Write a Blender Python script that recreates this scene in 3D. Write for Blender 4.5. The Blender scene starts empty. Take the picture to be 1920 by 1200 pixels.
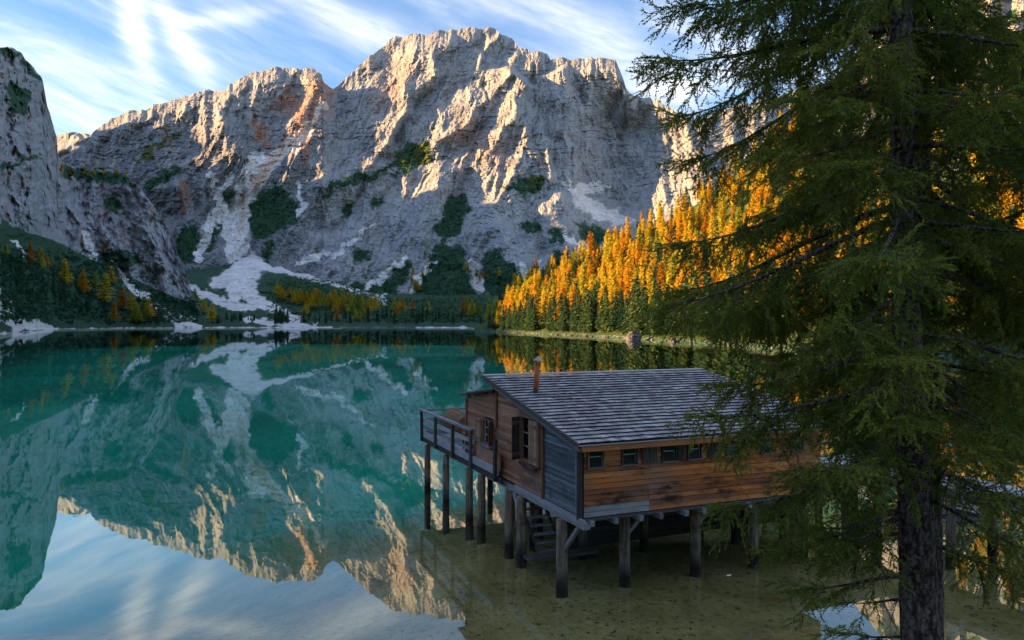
import bpy, math, random
import numpy as np
from mathutils import Vector, Matrix, Euler

SC = bpy.context.scene
COL = SC.collection
R = math.radians
random.seed(7)
RNG = np.random.default_rng(7)

# ------------------------------------------------------------------ camera
# 1920 x 1200 photograph: focal length 1380 px, horizon on row 605, camera 7.5 m above the lake
F, CX, CY, CH = 1380.0, 960.0, 605.0, 7.5
cam_d = bpy.data.cameras.new('camera')
cam_d.sensor_width = 36.0
cam_d.lens = 36.0 * F / 1920.0
cam_d.shift_y = (CY - 600.0) / 1920.0
cam_d.clip_start = 0.1
cam_d.clip_end = 30000
cam = bpy.data.objects.new('camera', cam_d)
cam.location = (0, 0, CH)
cam.rotation_euler = (R(90), 0, 0)
COL.objects.link(cam)
SC.camera = cam

# ------------------------------------------------------------------ world, sun, exposure
SUN_AZ, SUN_EL = R(-96.0), R(15.5)          # from the left, a touch behind
world = bpy.data.worlds.new('World')
SC.world = world
world.use_nodes = True

class NT:
    """small helper to write node trees as expressions"""
    def __init__(s, tree):
        s.t = tree
    def n(s, kind, **kw):
        nd = s.t.nodes.new(kind)
        for k, v in kw.items():
            setattr(nd, k, v)
        return nd
    def put(s, sock, v):
        if isinstance(v, bpy.types.NodeSocket):
            s.t.links.new(v, sock)
        elif v is not None:
            if hasattr(sock, 'default_value'):
                try:
                    sock.default_value = v
                except Exception:
                    sock.default_value = (*v, 1.0)
    def math(s, op, a, b=None, c=None, clamp=False):
        nd = s.n('ShaderNodeMath', operation=op, use_clamp=clamp)
        s.put(nd.inputs[0], a); s.put(nd.inputs[1], b); s.put(nd.inputs[2], c)
        return nd.outputs[0]
    def vmath(s, op, a, b=None):
        nd = s.n('ShaderNodeVectorMath', operation=op)
        s.put(nd.inputs[0], a); s.put(nd.inputs[1], b)
        return nd.outputs[0]
    def comb(s, x, y, z):
        nd = s.n('ShaderNodeCombineXYZ')
        s.put(nd.inputs[0], x); s.put(nd.inputs[1], y); s.put(nd.inputs[2], z)
        return nd.outputs[0]
    def sep(s, v):
        nd = s.n('ShaderNodeSeparateXYZ'); s.put(nd.inputs[0], v)
        return nd.outputs[0], nd.outputs[1], nd.outputs[2]
    def mix(s, fac, a, b, mode='MIX'):
        nd = s.n('ShaderNodeMix', data_type='RGBA', blend_type=mode)
        s.put(nd.inputs[0], fac); s.put(nd.inputs[6], a); s.put(nd.inputs[7], b)
        return nd.outputs[2]
    def noise(s, vec, scale, detail=4, rough=0.55, dist=0.0, col=False):
        nd = s.n('ShaderNodeTexNoise')
        s.put(nd.inputs['Vector'], vec); s.put(nd.inputs['Scale'], scale)
        s.put(nd.inputs['Detail'], detail); s.put(nd.inputs['Roughness'], rough)
        s.put(nd.inputs['Distortion'], dist)
        return nd.outputs['Color' if col else 'Fac']
    def voronoi(s, vec, scale, feature='F1', out='Distance'):
        nd = s.n('ShaderNodeTexVoronoi', feature=feature)
        s.put(nd.inputs['Vector'], vec); s.put(nd.inputs['Scale'], scale)
        return nd.outputs[out]
    def ramp(s, fac, stops, interp='LINEAR'):
        nd = s.n('ShaderNodeValToRGB')
        nd.color_ramp.interpolation = interp
        el = nd.color_ramp.elements
        while len(el) < len(stops):
            el.new(0.5)
        for e, (p, c) in zip(el, stops):
            e.position = p
            e.color = (*c, 1.0) if not isinstance(c, (int, float)) else (c, c, c, 1.0)
        s.put(nd.inputs[0], fac)
        return nd.outputs[0]
    def rng(s, v, a, b, c=0.0, d=1.0, smooth=False):
        nd = s.n('ShaderNodeMapRange', clamp=True)
        if smooth:
            nd.interpolation_type = 'SMOOTHSTEP'
        for i, q in enumerate((v, a, b, c, d)):
            s.put(nd.inputs[i], q)
        return nd.outputs[0]
    def bump(s, h, strength=0.5, dist=1.0, normal=None):
        nd = s.n('ShaderNodeBump')
        s.put(nd.inputs['Height'], h); s.put(nd.inputs['Strength'], strength)
        s.put(nd.inputs['Distance'], dist); s.put(nd.inputs['Normal'], normal)
        return nd.outputs[0]
    def attr(s, name, out='Fac'):
        nd = s.n('ShaderNodeAttribute', attribute_name=name)
        return nd.outputs[out]

wt = world.node_tree
wt.nodes.clear()
W = NT(wt)
sky = W.n('ShaderNodeTexSky', sky_type='NISHITA')
sky.sun_disc = False
sky.sun_elevation = SUN_EL
sky.sun_rotation = SUN_AZ
sky.altitude = 1500
sky.air_density = 1.0
sky.dust_density = 0.6
sky.ozone_density = 2.0
gen = W.n('ShaderNodeTexCoord').outputs['Generated']
dx, dy, dz = W.sep(gen)
az = W.math('ARCTAN2', dx, dy)
el = W.math('ARCSINE', dz)
# high cirrus: long streaks, drawn out along a slanting direction
ca, sa = math.cos(R(-17)), math.sin(R(-17))
u = W.math('ADD', W.math('MULTIPLY', az, ca), W.math('MULTIPLY', el, sa))
v = W.math('SUBTRACT', W.math('MULTIPLY', el, ca), W.math('MULTIPLY', az, sa))
warp = W.noise(W.comb(az, el, 0.0), 5.0, 3, 0.5, col=True)
wx, wy, wz = W.sep(warp)
pu = W.math('ADD', W.math('MULTIPLY', u, 3.2), W.math('MULTIPLY', wx, 0.35))
pv = W.math('ADD', W.math('MULTIPLY', v, 13.0), W.math('MULTIPLY', wy, 0.5))
streak = W.noise(W.comb(pu, pv, 0.0), 1.0, 4, 0.55)
fine = W.noise(W.comb(W.math('MULTIPLY', pu, 3.0), W.math('MULTIPLY', pv, 4.0), 3.0), 1.0, 4, 0.6)
veil = W.noise(W.comb(az, el, 5.0), 2.6, 3, 0.5)
c1 = W.rng(W.math('ADD', W.math('MULTIPLY', streak, 0.75), W.math('MULTIPLY', fine, 0.25)), 0.42, 0.80, smooth=True)
c1 = W.math('MULTIPLY', c1, W.rng(veil, 0.34, 0.62, 0.20, 0.72))
def wisp(px, py, ang, la, lb, gain):
    a0 = math.atan((px - CX) / F)
    e0 = math.atan((CY - py) / F * math.cos(a0))
    c, s_ = math.cos(R(ang)), math.sin(R(ang))
    da = W.math('ADD', W.math('SUBTRACT', az, a0), W.math('MULTIPLY', W.math('SUBTRACT', wx, 0.5), 0.05))
    de = W.math('ADD', W.math('SUBTRACT', el, e0), W.math('MULTIPLY', W.math('SUBTRACT', wy, 0.5), 0.05))
    p = W.math('DIVIDE', W.math('ADD', W.math('MULTIPLY', da, c), W.math('MULTIPLY', de, s_)), la)
    q = W.math('DIVIDE', W.math('SUBTRACT', W.math('MULTIPLY', de, c), W.math('MULTIPLY', da, s_)), lb)
    r2 = W.math('ADD', W.math('MULTIPLY', p, p), W.math('MULTIPLY', q, q))
    g = W.math('POWER', 2.718, W.math('MULTIPLY', r2, -1.0))
    return W.math('MULTIPLY', W.math('MULTIPLY', g, gain * 0.85), W.rng(fine, 0.25, 0.65, 0.25, 1.0))
cl = c1
for a in ((265, 45, -78, .060, .016, 1.05), (345, 70, -60, .060, .014, .8), (640, 25, -18, .13, .018, .75), (420, 35, 18, .05, .010, .55),
          (120, 215, -8, .17, .040, .55), (230, 160, -22, .16, .020, .45), (1180, 120, -35, .10, .024, .6),
          (1330, 150, 8, .12, .020, .6), (1000, 20, -12, .14, .02, .5)):
    cl = W.math('ADD', cl, wisp(*a))
cl = W.math('ADD', W.math('MULTIPLY', cl, 0.80), 0.16)      # a thin milky veil lies over the whole sky
cl = W.math('MINIMUM', cl, 0.92)
lum = W.n('ShaderNodeHueSaturation')
lum.inputs['Saturation'].default_value = 1.8
lum.inputs['Value'].default_value = 0.37
W.put(lum.inputs['Color'], sky.outputs[0])
cloudcol = W.comb(2.4, 2.34, 2.32)
skycol = W.mix(cl, lum.outputs[0], cloudcol)
bg = W.n('ShaderNodeBackground')
W.put(bg.inputs[0], skycol)
bg.inputs[1].default_value = 0.15
wo = W.n('ShaderNodeOutputWorld')
wt.links.new(bg.outputs[0], wo.inputs[0])

sun_d = bpy.data.lights.new('sun', 'SUN')
sun_d.energy = 3.5
sun_d.angle = R(0.5)
sun_d.color = (1.0, 0.60, 0.24)
sun = bpy.data.objects.new('sun', sun_d)
SUN_DIR = Vector((math.sin(SUN_AZ) * math.cos(SUN_EL), math.cos(SUN_AZ) * math.cos(SUN_EL), math.sin(SUN_EL)))
sun.rotation_euler = SUN_DIR.to_track_quat('Z', 'Y').to_euler()
sun.location = (-60, 0, 80)
COL.objects.link(sun)

SC.view_settings.view_transform = 'Standard'
SC.view_settings.look = 'None'
SC.view_settings.gamma = 1.0
SC.view_settings.use_curve_mapping = False
SC.view_settings.exposure = 2.3
SC.render.engine = 'CYCLES'
SC.cycles.use_denoising = True
SC.cycles.use_adaptive_sampling = True
SC.cycles.adaptive_threshold = 0.03
SC.cycles.max_bounces = 6
SC.cycles.diffuse_bounces = 2
SC.cycles.glossy_bounces = 3
SC.cycles.transmission_bounces = 4
SC.cycles.transparent_max_bounces = 8
SC.cycles.caustics_reflective = False
SC.cycles.caustics_refractive = False

# ------------------------------------------------------------------ helpers
def tag(o, label=None, cat=None, group=None, kind=None):
    if label: o['label'] = label
    if cat: o['category'] = cat
    if group: o['group'] = group
    if kind: o['kind'] = kind
    return o

def empty(name, loc=(0, 0, 0), rz=0.0, parent=None):
    o = bpy.data.objects.new(name, None)
    o.empty_display_size = 0.2
    o.location = loc
    o.rotation_euler = (0, 0, rz)
    o.parent = parent
    COL.objects.link(o)
    return o

def link(name, me, parent=None, loc=(0, 0, 0), rot=(0, 0, 0), scale=None):
    o = bpy.data.objects.new(name, me)
    o.location = loc
    o.rotation_euler = rot
    if scale is not None:
        o.scale = scale
    o.parent = parent
    COL.objects.link(o)
    return o

def mesh_np(name, verts, faces, mat, smooth=False, attrs=None, mats=None, midx=None):
    """faces: (n,3) or (n,4) int array"""
    verts = np.asarray(verts, np.float32).reshape(-1, 3)
    faces = np.asarray(faces, np.int32)
    k = faces.shape[1]
    me = bpy.data.meshes.new(name)
    me.vertices.add(len(verts))
    me.vertices.foreach_set('co', verts.ravel())
    me.loops.add(faces.size)
    me.loops.foreach_set('vertex_index', faces.ravel())
    me.polygons.add(len(faces))
    me.polygons.foreach_set('loop_start', np.arange(0, faces.size, k, dtype=np.int32))
    me.polygons.foreach_set('loop_total', np.full(len(faces), k, np.int32))
    me.polygons.foreach_set('use_smooth', np.full(len(faces), bool(smooth)))
    for m in (mats or [mat]):
        me.materials.append(m)
    if midx is not None:
        me.polygons.foreach_set('material_index', np.asarray(midx, np.int32))
    me.update(calc_edges=True)
    me.validate()
    for an, arr in (attrs or {}).items():
        a = me.attributes.new(an, 'FLOAT', 'POINT')
        a.data.foreach_set('value', np.asarray(arr, np.float32).ravel())
    return me

class MB:
    """collects shapes for one mesh"""
    def __init__(s):
        s.v, s.f = [], []
    def add(s, vs, fs):
        o = len(s.v)
        s.v += [tuple(v) for v in vs]
        s.f += [tuple(i + o for i in f) for f in fs]
    def box(s, c, d, rot=None):
        x, y, z = d[0] / 2, d[1] / 2, d[2] / 2
        vs = [Vector(p) for p in ((-x, -y, -z), (x, -y, -z), (x, y, -z), (-x, y, -z), (-x, -y, z), (x, -y, z), (x, y, z), (-x, y, z))]
        if rot is not None:
            m = Euler(rot).to_matrix()
            vs = [m @ p for p in vs]
        s.add([p + Vector(c) for p in vs], [(0, 3, 2, 1), (4, 5, 6, 7), (0, 1, 5, 4), (1, 2, 6, 5), (2, 3, 7, 6), (3, 0, 4, 7)])
    def tube(s, pts, rad, n=8, cap=True):
        pts = [Vector(p) for p in pts]
        if not hasattr(rad, '__len__'):
            rad = [rad] * len(pts)
        rings = []
        for i, p in enumerate(pts):
            d = (pts[min(i + 1, len(pts) - 1)] - pts[max(i - 1, 0)]).normalized()
            a = d.orthogonal().normalized() if abs(d.z) < 0.9 else d.cross(Vector((0, 1, 0))).normalized()
            b = d.cross(a)
            rings.append([p + (a * math.cos(q) + b * math.sin(q)) * rad[i] for q in [2 * math.pi * k / n for k in range(n)]])
        vs = [q for r_ in rings for q in r_]
        fs = []
        for i in range(len(pts) - 1):
            for k in range(n):
                fs.append((i * n + k, i * n + (k + 1) % n, (i + 1) * n + (k + 1) % n, (i + 1) * n + k))
        if cap:
            fs.append(tuple(range(n - 1, -1, -1)))
            fs.append(tuple((len(pts) - 1) * n + k for k in range(n)))
        s.add(vs, fs)
    def mesh(s, name, mat, smooth=False):
        me = bpy.data.meshes.new(name)
        me.from_pydata(s.v, [], s.f)
        me.materials.append(mat)
        if smooth:
            me.polygons.foreach_set('use_smooth', np.ones(len(me.polygons), bool))
        me.update()
        return me
    def build(s, name, mat, parent=None, loc=(0, 0, 0), rot=(0, 0, 0), smooth=False):
        return link(name, s.mesh(name, mat, smooth), parent, loc, rot)

_boxes = {}
def box(name, mat, parent, c, d, rot=(0, 0, 0)):
    key = (mat.name, round(d[0], 2), round(d[1], 3), round(d[2], 3))
    if key not in _boxes:
        m = MB(); m.box((0, 0, 0), (key[1], key[2], key[3]))
        _boxes[key] = m.mesh(name, mat)
    return link(name, _boxes[key], parent, c, rot)

# numpy noise
def _hash(ix, iy, seed):
    h = (ix.astype(np.int64) * 374761393 + iy.astype(np.int64) * 668265263 + seed * 974634777) & 0xFFFFFFFF
    h = ((h ^ (h >> 13)) * 1274126177) & 0xFFFFFFFF
    h = h ^ (h >> 16)
    return h
def pnoise(x, y, seed=0):
    x = np.asarray(x, float); y = np.asarray(y, float)
    ix, iy = np.floor(x).astype(int), np.floor(y).astype(int)
    fx, fy = x - ix, y - iy
    sx = fx * fx * fx * (fx * (fx * 6 - 15) + 10)
    sy = fy * fy * fy * (fy * (fy * 6 - 15) + 10)
    def g(i, j, ax, ay):
        a = _hash(i, j, seed) / 4294967296.0 * 2 * np.pi
        return np.cos(a) * ax + np.sin(a) * ay
    n00 = g(ix, iy, fx, fy); n10 = g(ix + 1, iy, fx - 1, fy)
    n01 = g(ix, iy + 1, fx, fy - 1); n11 = g(ix + 1, iy + 1, fx - 1, fy - 1)
    return 1.5 * ((n00 * (1 - sx) + n10 * sx) * (1 - sy) + (n01 * (1 - sx) + n11 * sx) * sy)
def fbm(x, y, oct=5, seed=0, gain=0.5, lac=2.03):
    s = 0; a = 1.0
    for i in range(oct):
        s = s + a * pnoise(x, y, seed + i * 17)
        x = x * lac + 11.3; y = y * lac + 5.7; a *= gain
    return s
def ridged(x, y, oct=5, seed=0, gain=0.5, lac=2.03):
    s = 0; a = 1.0; w = 1.0
    for i in range(oct):
        n = 1 - np.abs(pnoise(x, y, seed + i * 17))
        n = n * n * w
        w = np.clip(n * 1.6, 0, 1)
        s = s + a * n
        x = x * lac + 3.1; y = y * lac + 7.7; a *= gain
    return s
def sstep(a, b, x):
    t = np.clip((x - a) / (b - a), 0, 1)
    return t * t * (3 - 2 * t)
def dist_poly(px, py, pts):
    """distance to a polyline and the interpolated 3rd value (width) there"""
    best = np.full(px.shape, 1e9); wv = np.zeros(px.shape); side = np.zeros(px.shape)
    for (x0, y0, *w0), (x1, y1, *w1) in zip(pts[:-1], pts[1:]):
        ex, ey = x1 - x0, y1 - y0
        t = np.clip(((px - x0) * ex + (py - y0) * ey) / (ex * ex + ey * ey + 1e-9), 0, 1)
        d = np.hypot(px - x0 - t * ex, py - y0 - t * ey)
        m = d < best
        best = np.where(m, d, best)
        if w0:
            wv = np.where(m, w0[0] + (w1[0] - w0[0]) * t, wv)
    return best, wv
def in_poly(px, py, pts):
    ins = np.zeros(px.shape, bool)
    n = len(pts)
    for i in range(n):
        x0, y0 = pts[i]; x1, y1 = pts[(i + 1) % n]
        if y0 == y1: continue
        c = ((y0 > py) != (y1 > py)) & (px < (x1 - x0) * (py - y0) / (y1 - y0) + x0)
        ins ^= c
    return ins

def mat_new(name):
    m = bpy.data.materials.new(name)
    m.use_nodes = True
    m.node_tree.nodes.clear()
    t = NT(m.node_tree)
    out = t.n('ShaderNodeOutputMaterial')
    return m, t, out
def principled(t, out, col, rough=0.8, normal=None, spec=0.3, **kw):
    p = t.n('ShaderNodeBsdfPrincipled')
    t.put(p.inputs['Base Color'], col); t.put(p.inputs['Roughness'], rough)
    t.put(p.inputs['Normal'], normal)
    t.put(p.inputs['Specular IOR Level'], spec)
    for k, v_ in kw.items():
        t.put(p.inputs[k], v_)
    t.t.links.new(p.outputs[0], out.inputs[0])
    return p
# ------------------------------------------------------------------ lake
def make_water():
    m, t, out = mat_new('lake_water')
    pos = t.n('ShaderNodeNewGeometry').outputs['Position']
    x, y, z = t.sep(pos)
    n1 = t.noise(t.comb(t.math('MULTIPLY', x, 0.30), t.math('MULTIPLY', y, 0.12), 0.0), 1.0, 3, 0.5)
    n2 = t.noise(pos, 2.2, 2, 0.5)
    h = t.math('ADD', t.math('MULTIPLY', n1, 0.030), t.math('MULTIPLY', n2, 0.0022))
    nrm = t.bump(h, 0.13, 1.0)
    gl = t.n('ShaderNodeBsdfGlossy')
    t.put(gl.inputs['Roughness'], t.rng(t.noise(t.comb(t.math('MULTIPLY', x, 0.004), t.math('MULTIPLY', y, 0.009), 0.0), 1.0, 4, 0.6), 0.48, 0.72, 0.006, 0.055))
    gl.inputs['Color'].default_value = (0.90, 0.97, 1.0, 1)
    t.put(gl.inputs['Normal'], nrm)
    tr = t.n('ShaderNodeBsdfTransparent')
    tr.inputs[0].default_value = (0.94, 0.97, 0.90, 1)
    lw = t.n('ShaderNodeLayerWeight')
    lw.inputs[0].default_value = 0.5
    t.put(lw.inputs['Normal'], nrm)
    fac = t.ramp(lw.outputs['Facing'], [(0.0, 0.03), (0.45, 0.09), (0.62, 0.20), (0.78, 0.42), (0.90, 0.58), (1.0, 0.76)])
    mx = t.n('ShaderNodeMixShader')
    t.put(mx.inputs[0], fac)
    t.t.links.new(tr.outputs[0], mx.inputs[1]); t.t.links.new(gl.outputs[0], mx.inputs[2])
    t.t.links.new(mx.outputs[0], out.inputs[0])
    return m
M_WATER = make_water()
vs = [(-5200, -300, 0), (5200, -300, 0), (5200, 5200, 0), (-5200, 5200, 0)]
wat = link('lake', mesh_np('lake', vs, [(0, 1, 2, 3)], M_WATER))
tag(wat, 'still turquoise mountain lake mirroring the peaks', kind='structure')

# ------------------------------------------------------------------ lake bed and the near bank
def shore_y(x):          # waterline of the near bank (y as a function of x)
    return 11.5 - 0.10 * x + 0.9 * np.sin(x * 0.33) + 0.004 * np.clip(x - 8, 0, 200) ** 2
def bed_z(x, y):
    d = y - shore_y(x)
    z = np.where(d > 0, -0.030 * d, -0.36 * d)
    z = np.where(d > 14, z - 0.06 * (d - 14) - 0.003 * np.clip(d - 14, 0, 60) ** 2, z)
    left = np.clip(-1 - x, 0, 40)
    z = np.where(d > 1, z - 0.20 * left * sstep(1, 14, d), z)
    z = np.where(d < -12, 4.3 + 0.25 * (-d - 12), z)
    return np.clip(z, -26, 60)
def bank_mat():
    m, t, out = mat_new('lake_bed_silt')
    pos = t.n('ShaderNodeNewGeometry').outputs['Position']
    dep = t.attr('depth')
    n = t.noise(pos, 0.55, 6, 0.62)
    n2 = t.noise(pos, 5.0, 5, 0.65)
    silt = t.ramp(n, [(0.30, (0.19, 0.145, 0.055)), (0.5, (0.30, 0.235, 0.092)), (0.72, (0.42, 0.335, 0.15))])
    silt = t.mix(t.rng(n2, 0.52, 0.70), silt, (0.085, 0.072, 0.04, 1))
    mid = t.mix(n, (0.02, 0.14, 0.062, 1), (0.06, 0.23, 0.105, 1))
    big = t.noise(pos, 0.012, 4, 0.6)
    deep = t.mix(t.rng(big, 0.35, 0.65), (0.0, 0.24, 0.175, 1), (0.0, 0.39, 0.29, 1))
    c = t.mix(t.rng(t.math('ADD', dep, t.math('MULTIPLY', n, 1.2)), 0.9, 4.2, smooth=True), silt, mid)
    c = t.mix(t.rng(t.math('ADD', dep, t.math('MULTIPLY', n, 2.0)), 2.5, 11.0, smooth=True), c, deep)
    soil = t.mix(n, (0.035, 0.03, 0.016, 1), (0.06, 0.075, 0.025, 1))
    c = t.mix(t.rng(dep, -0.15, 0.05), soil, c)
    principled(t, out, c, 0.95, t.bump(t.math('ADD', n2, n), 0.5, 0.12), spec=0.05)
    return m
M_BED = bank_mat()
ys = np.unique(np.concatenate([np.linspace(-250, 0, 40), np.linspace(0, 60, 180), np.geomspace(60, 3800, 90)]))
tt = np.linspace(-1, 1, 181)
X = np.outer(18 + np.abs(ys) * 0.95, tt + 0.4 * tt ** 3)
Y = np.repeat(ys[:, None], len(tt), 1)
Z = bed_z(X, Y) + 0.05 * fbm(X * 0.5, Y * 0.5, 4, 3)
nr, nc = X.shape
def grid_faces(nr, nc):
    i = np.arange((nr - 1) * nc).reshape(nr - 1, nc)[:, :-1].ravel()
    return np.stack([i, i + 1, i + nc + 1, i + nc], 1)
bed = link('lake_bed', mesh_np('lake_bed', np.stack([X, Y, Z], -1), grid_faces(nr, nc), M_BED, True, {'depth': -Z}))
tag(bed, 'silty lake bed rising to the near bank', kind='structure')

# bits of stone, leaf and bark lying on the shallow bed
def debris():
    n = 11000
    y = 12.5 + 20 * RNG.random(n) ** 1.4
    x = -4 + (y * 0.75 + 5) * RNG.random(n)
    keep = (y - shore_y(x) > 0.3) & (pnoise(x * 0.35, y * 0.35, 5) + 0.5 * RNG.random(n) > 0.05)
    x, y = x[keep], y[keep]; n = len(x)
    z = bed_z(x, y) + 0.05 * fbm(x * 0.5, y * 0.5, 4, 3)
    s = 0.014 + 0.045 * RNG.random(n) ** 4
    a = RNG.random(n) * 6.28; e = 0.4 + 0.6 * RNG.random(n)
    base = np.array([(1, 0, 0), (0, 1, 0), (-1, 0, 0), (0, -1, 0), (0, 0, .8)])
    fc = np.array([(0, 1, 4), (1, 2, 4), (2, 3, 4), (3, 0, 4)])
    bx = base[None, :, 0] * s[:, None] * 1.5; by = base[None, :, 1] * (s * e)[:, None]
    V = np.stack([x[:, None] + bx * np.cos(a)[:, None] - by * np.sin(a)[:, None],
                  y[:, None] + bx * np.sin(a)[:, None] + by * np.cos(a)[:, None],
                  z[:, None] + base[None, :, 2] * s[:, None] * .6], -1)
    Fc = (np.arange(n) * 5)[:, None, None] + fc[None]
    m, t, out = mat_new('bed_debris')
    tone = t.attr('tone')
    principled(t, out, t.ramp(tone, [(0, (0.018, 0.015, 0.010)), (0.82, (0.05, 0.042, 0.026)), (0.93, (0.20, 0.17, 0.11)), (1, (0.34, 0.31, 0.24))]), 0.9)
    o = link('bed_gravel', mesh_np('bed_gravel', V, Fc.reshape(-1, 3), m, False, {'tone': np.repeat(RNG.random(n), 5)}))
    tag(o, 'scattered stones, bark and leaves on the shallow lake bed', 'gravel', kind='stuff')
debris()

# ------------------------------------------------------------------ mountains
def ray(px, py, d):
    return (px - CX) / F * d, d, CH + (CY - py) / F * d
def shore_py(d, z=-2.0):
    return CY + F * (CH - z) / d

TERR, MASK = {}, {}
def rows_grid(pxs, rows, segs):
    """rows: list of (list of (px,py), list of (px,depth)) from the foot to the crest"""
    PY, DD = [], []
    for k in range(len(rows) - 1):
        (a, da), (b, db) = rows[k], rows[k + 1]
        pa = np.interp(pxs, *zip(*a)); pb = np.interp(pxs, *zip(*b))
        qa = np.interp(pxs, *zip(*da)); qb = np.interp(pxs, *zip(*db))
        last = k == len(rows) - 2
        for i in range(segs[k] + (1 if last else 0)):
            f = i / segs[k]
            PY.append(pa + (pb - pa) * f); DD.append(qa + (qb - qa) * f)
    PX = np.repeat(pxs[None], len(PY), 0)
    return PX, np.array(PY), np.array(DD)
def finish(name, PX, PY, DD, mat, attrs, back=((250, -160), (700, -420), (1500, -900)), smooth=False, label=''):
    X, Y, Z = ray(PX, PY, DD)
    TERR[name] = (PX[0], PY.copy(), DD.copy())
    MASK[name] = attrs['green']
    bx, by, bz = [X], [Y], [Z]
    for dd, dz in back:                      # the far side of the mountain
        Yb = Y[-1] + dd
        bx.append((X[-1] / Y[-1] * Yb)[None]); by.append(Yb[None]); bz.append((Z[-1] + dz + 0.05 * dd * fbm(PX[0] / 60, PX[0] * 0 + dd, 4, 9))[None])
    V = np.stack([np.concatenate(bx), np.concatenate(by), np.concatenate(bz)], -1)
    nr, nc = V.shape[:2]
    at = {k: np.concatenate([a, np.repeat(a[-1:], len(back), 0)]) for k, a in attrs.items()}
    o = link(name, mesh_np(name, V, grid_faces(nr, nc), mat, smooth, at))
    tag(o, label, kind='structure')
    return o
def surf(name, px, py):
    """depth of terrain <name> seen at a pixel"""
    pxs, PY, DD = TERR[name]
    j = np.clip(np.searchsorted(pxs, px) , 1, len(pxs) - 1)
    if abs(pxs[j - 1] - px) < abs(pxs[j] - px): j -= 1
    col = PY[:, j][::-1]; d = DD[:, j][::-1]
    return float(np.interp(py, col, d))
def on_surf(name, px, py):
    d = surf(name, px, py)
    return ray(px, py, d)

def rock_mat(name, hue=(1, 1, 1), scale=1.0):
    m, t, out = mat_new(name)
    pos = t.n('ShaderNodeNewGeometry').outputs['Position']
    x, y, z = t.sep(pos)
    k = 0.01 * scale
    p = t.vmath('MULTIPLY', pos, (k, k, k))
    wn = t.noise(p, 0.9, 3, 0.5)
    strat = t.comb(t.math('MULTIPLY', x, k * 0.5), t.math('MULTIPLY', y, k * 0.25),
                   t.math('ADD', t.math('MULTIPLY', z, k * 7.0), t.math('MULTIPLY', wn, 3.0)))
    s1 = t.noise(strat, 1.0, 3, 0.65)
    n1 = t.noise(p, 1.3, 4, 0.6)
    n2 = t.noise(p, 9.0, 3, 0.7)
    n3 = t.noise(p, 34.0, 3, 0.7)
    c = t.ramp(n1, [(0.28, (0.27, 0.268, 0.285)), (0.5, (0.36, 0.355, 0.365)), (0.72, (0.455, 0.435, 0.41))])
    c = t.mix(t.rng(s1, 0.45, 0.70, 0.0, 0.45), c, (0.235, 0.228, 0.235, 1))
    c = t.mix(t.rng(n2, 0.52, 0.72, 0.0, 0.5), c, (0.185, 0.185, 0.20, 1))
    c = t.mix(t.rng(n3, 0.52, 0.70, 0.0, 0.45), c, (0.46, 0.445, 0.43, 1))
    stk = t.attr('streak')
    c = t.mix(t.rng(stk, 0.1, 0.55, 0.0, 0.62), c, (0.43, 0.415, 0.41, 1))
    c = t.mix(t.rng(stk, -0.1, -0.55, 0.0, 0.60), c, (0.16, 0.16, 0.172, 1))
    c = t.mix(1.0, c, (*hue, 1), 'MULTIPLY')
    rust = t.math('MULTIPLY', t.attr('rust'), t.rng(n2, 0.35, 0.6))
    scr = t.attr('scree')
    scr = t.rng(t.math('ADD', scr, t.math('MULTIPLY', t.math('SUBTRACT', n3, 0.5), 0.6)), 0.28, 0.60)
    c = t.mix(scr, c, t.mix(t.rng(t.math('ADD', n2, t.math('MULTIPLY', t.math('SUBTRACT', n1, 0.5), 0.8)), 0.32, 0.66), (0.54, 0.50, 0.48, 1), (0.82, 0.77, 0.745, 1)))
    c = t.mix(rust, c, t.mix(scr, (0.40, 0.155, 0.065, 1), (0.62, 0.40, 0.28, 1)))
    # dwarf pine: patchy cover
    g = t.attr('green')
    cov = t.rng(t.math('ADD', g, t.math('ADD', t.math('MULTIPLY', t.math('SUBTRACT', n3, 0.5), 1.3), t.math('MULTIPLY', t.math('SUBTRACT', n2, 0.5), 0.9))), 0.36, 0.56)
    gc = t.ramp(n3, [(0.3, (0.022, 0.056, 0.038)), (0.55, (0.048, 0.105, 0.062)), (0.75, (0.09, 0.15, 0.07))])
    c = t.mix(cov, c, gc)
    gr = t.attr('grass')
    covg = t.rng(t.math('ADD', gr, t.math('MULTIPLY', t.math('SUBTRACT', n3, 0.5), 0.8)), 0.40, 0.62)
    c = t.mix(covg, c, t.ramp(n2, [(0.35, (0.055, 0.085, 0.022)), (0.7, (0.16, 0.165, 0.04))]))
    h = t.math('ADD', t.math('MULTIPLY', n2, 9.0), t.math('MULTIPLY', n3, 3.5))
    h = t.math('MULTIPLY', h, t.math('SUBTRACT', 1.0, t.math('MULTIPLY', scr, 0.75)))
    nrm = t.bump(h, 0.75, 1.0 / scale)
    principled(t, out, c, 0.95, nrm, spec=0.08)
    return m
M_ROCK = rock_mat('dolomite_rock')
M_ROCK2 = rock_mat('cliff_rock', (0.95, 0.95, 1.0), 2.2)
M_GROUND = rock_mat('valley_ground', (1, 1, 1), 2.0)

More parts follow.
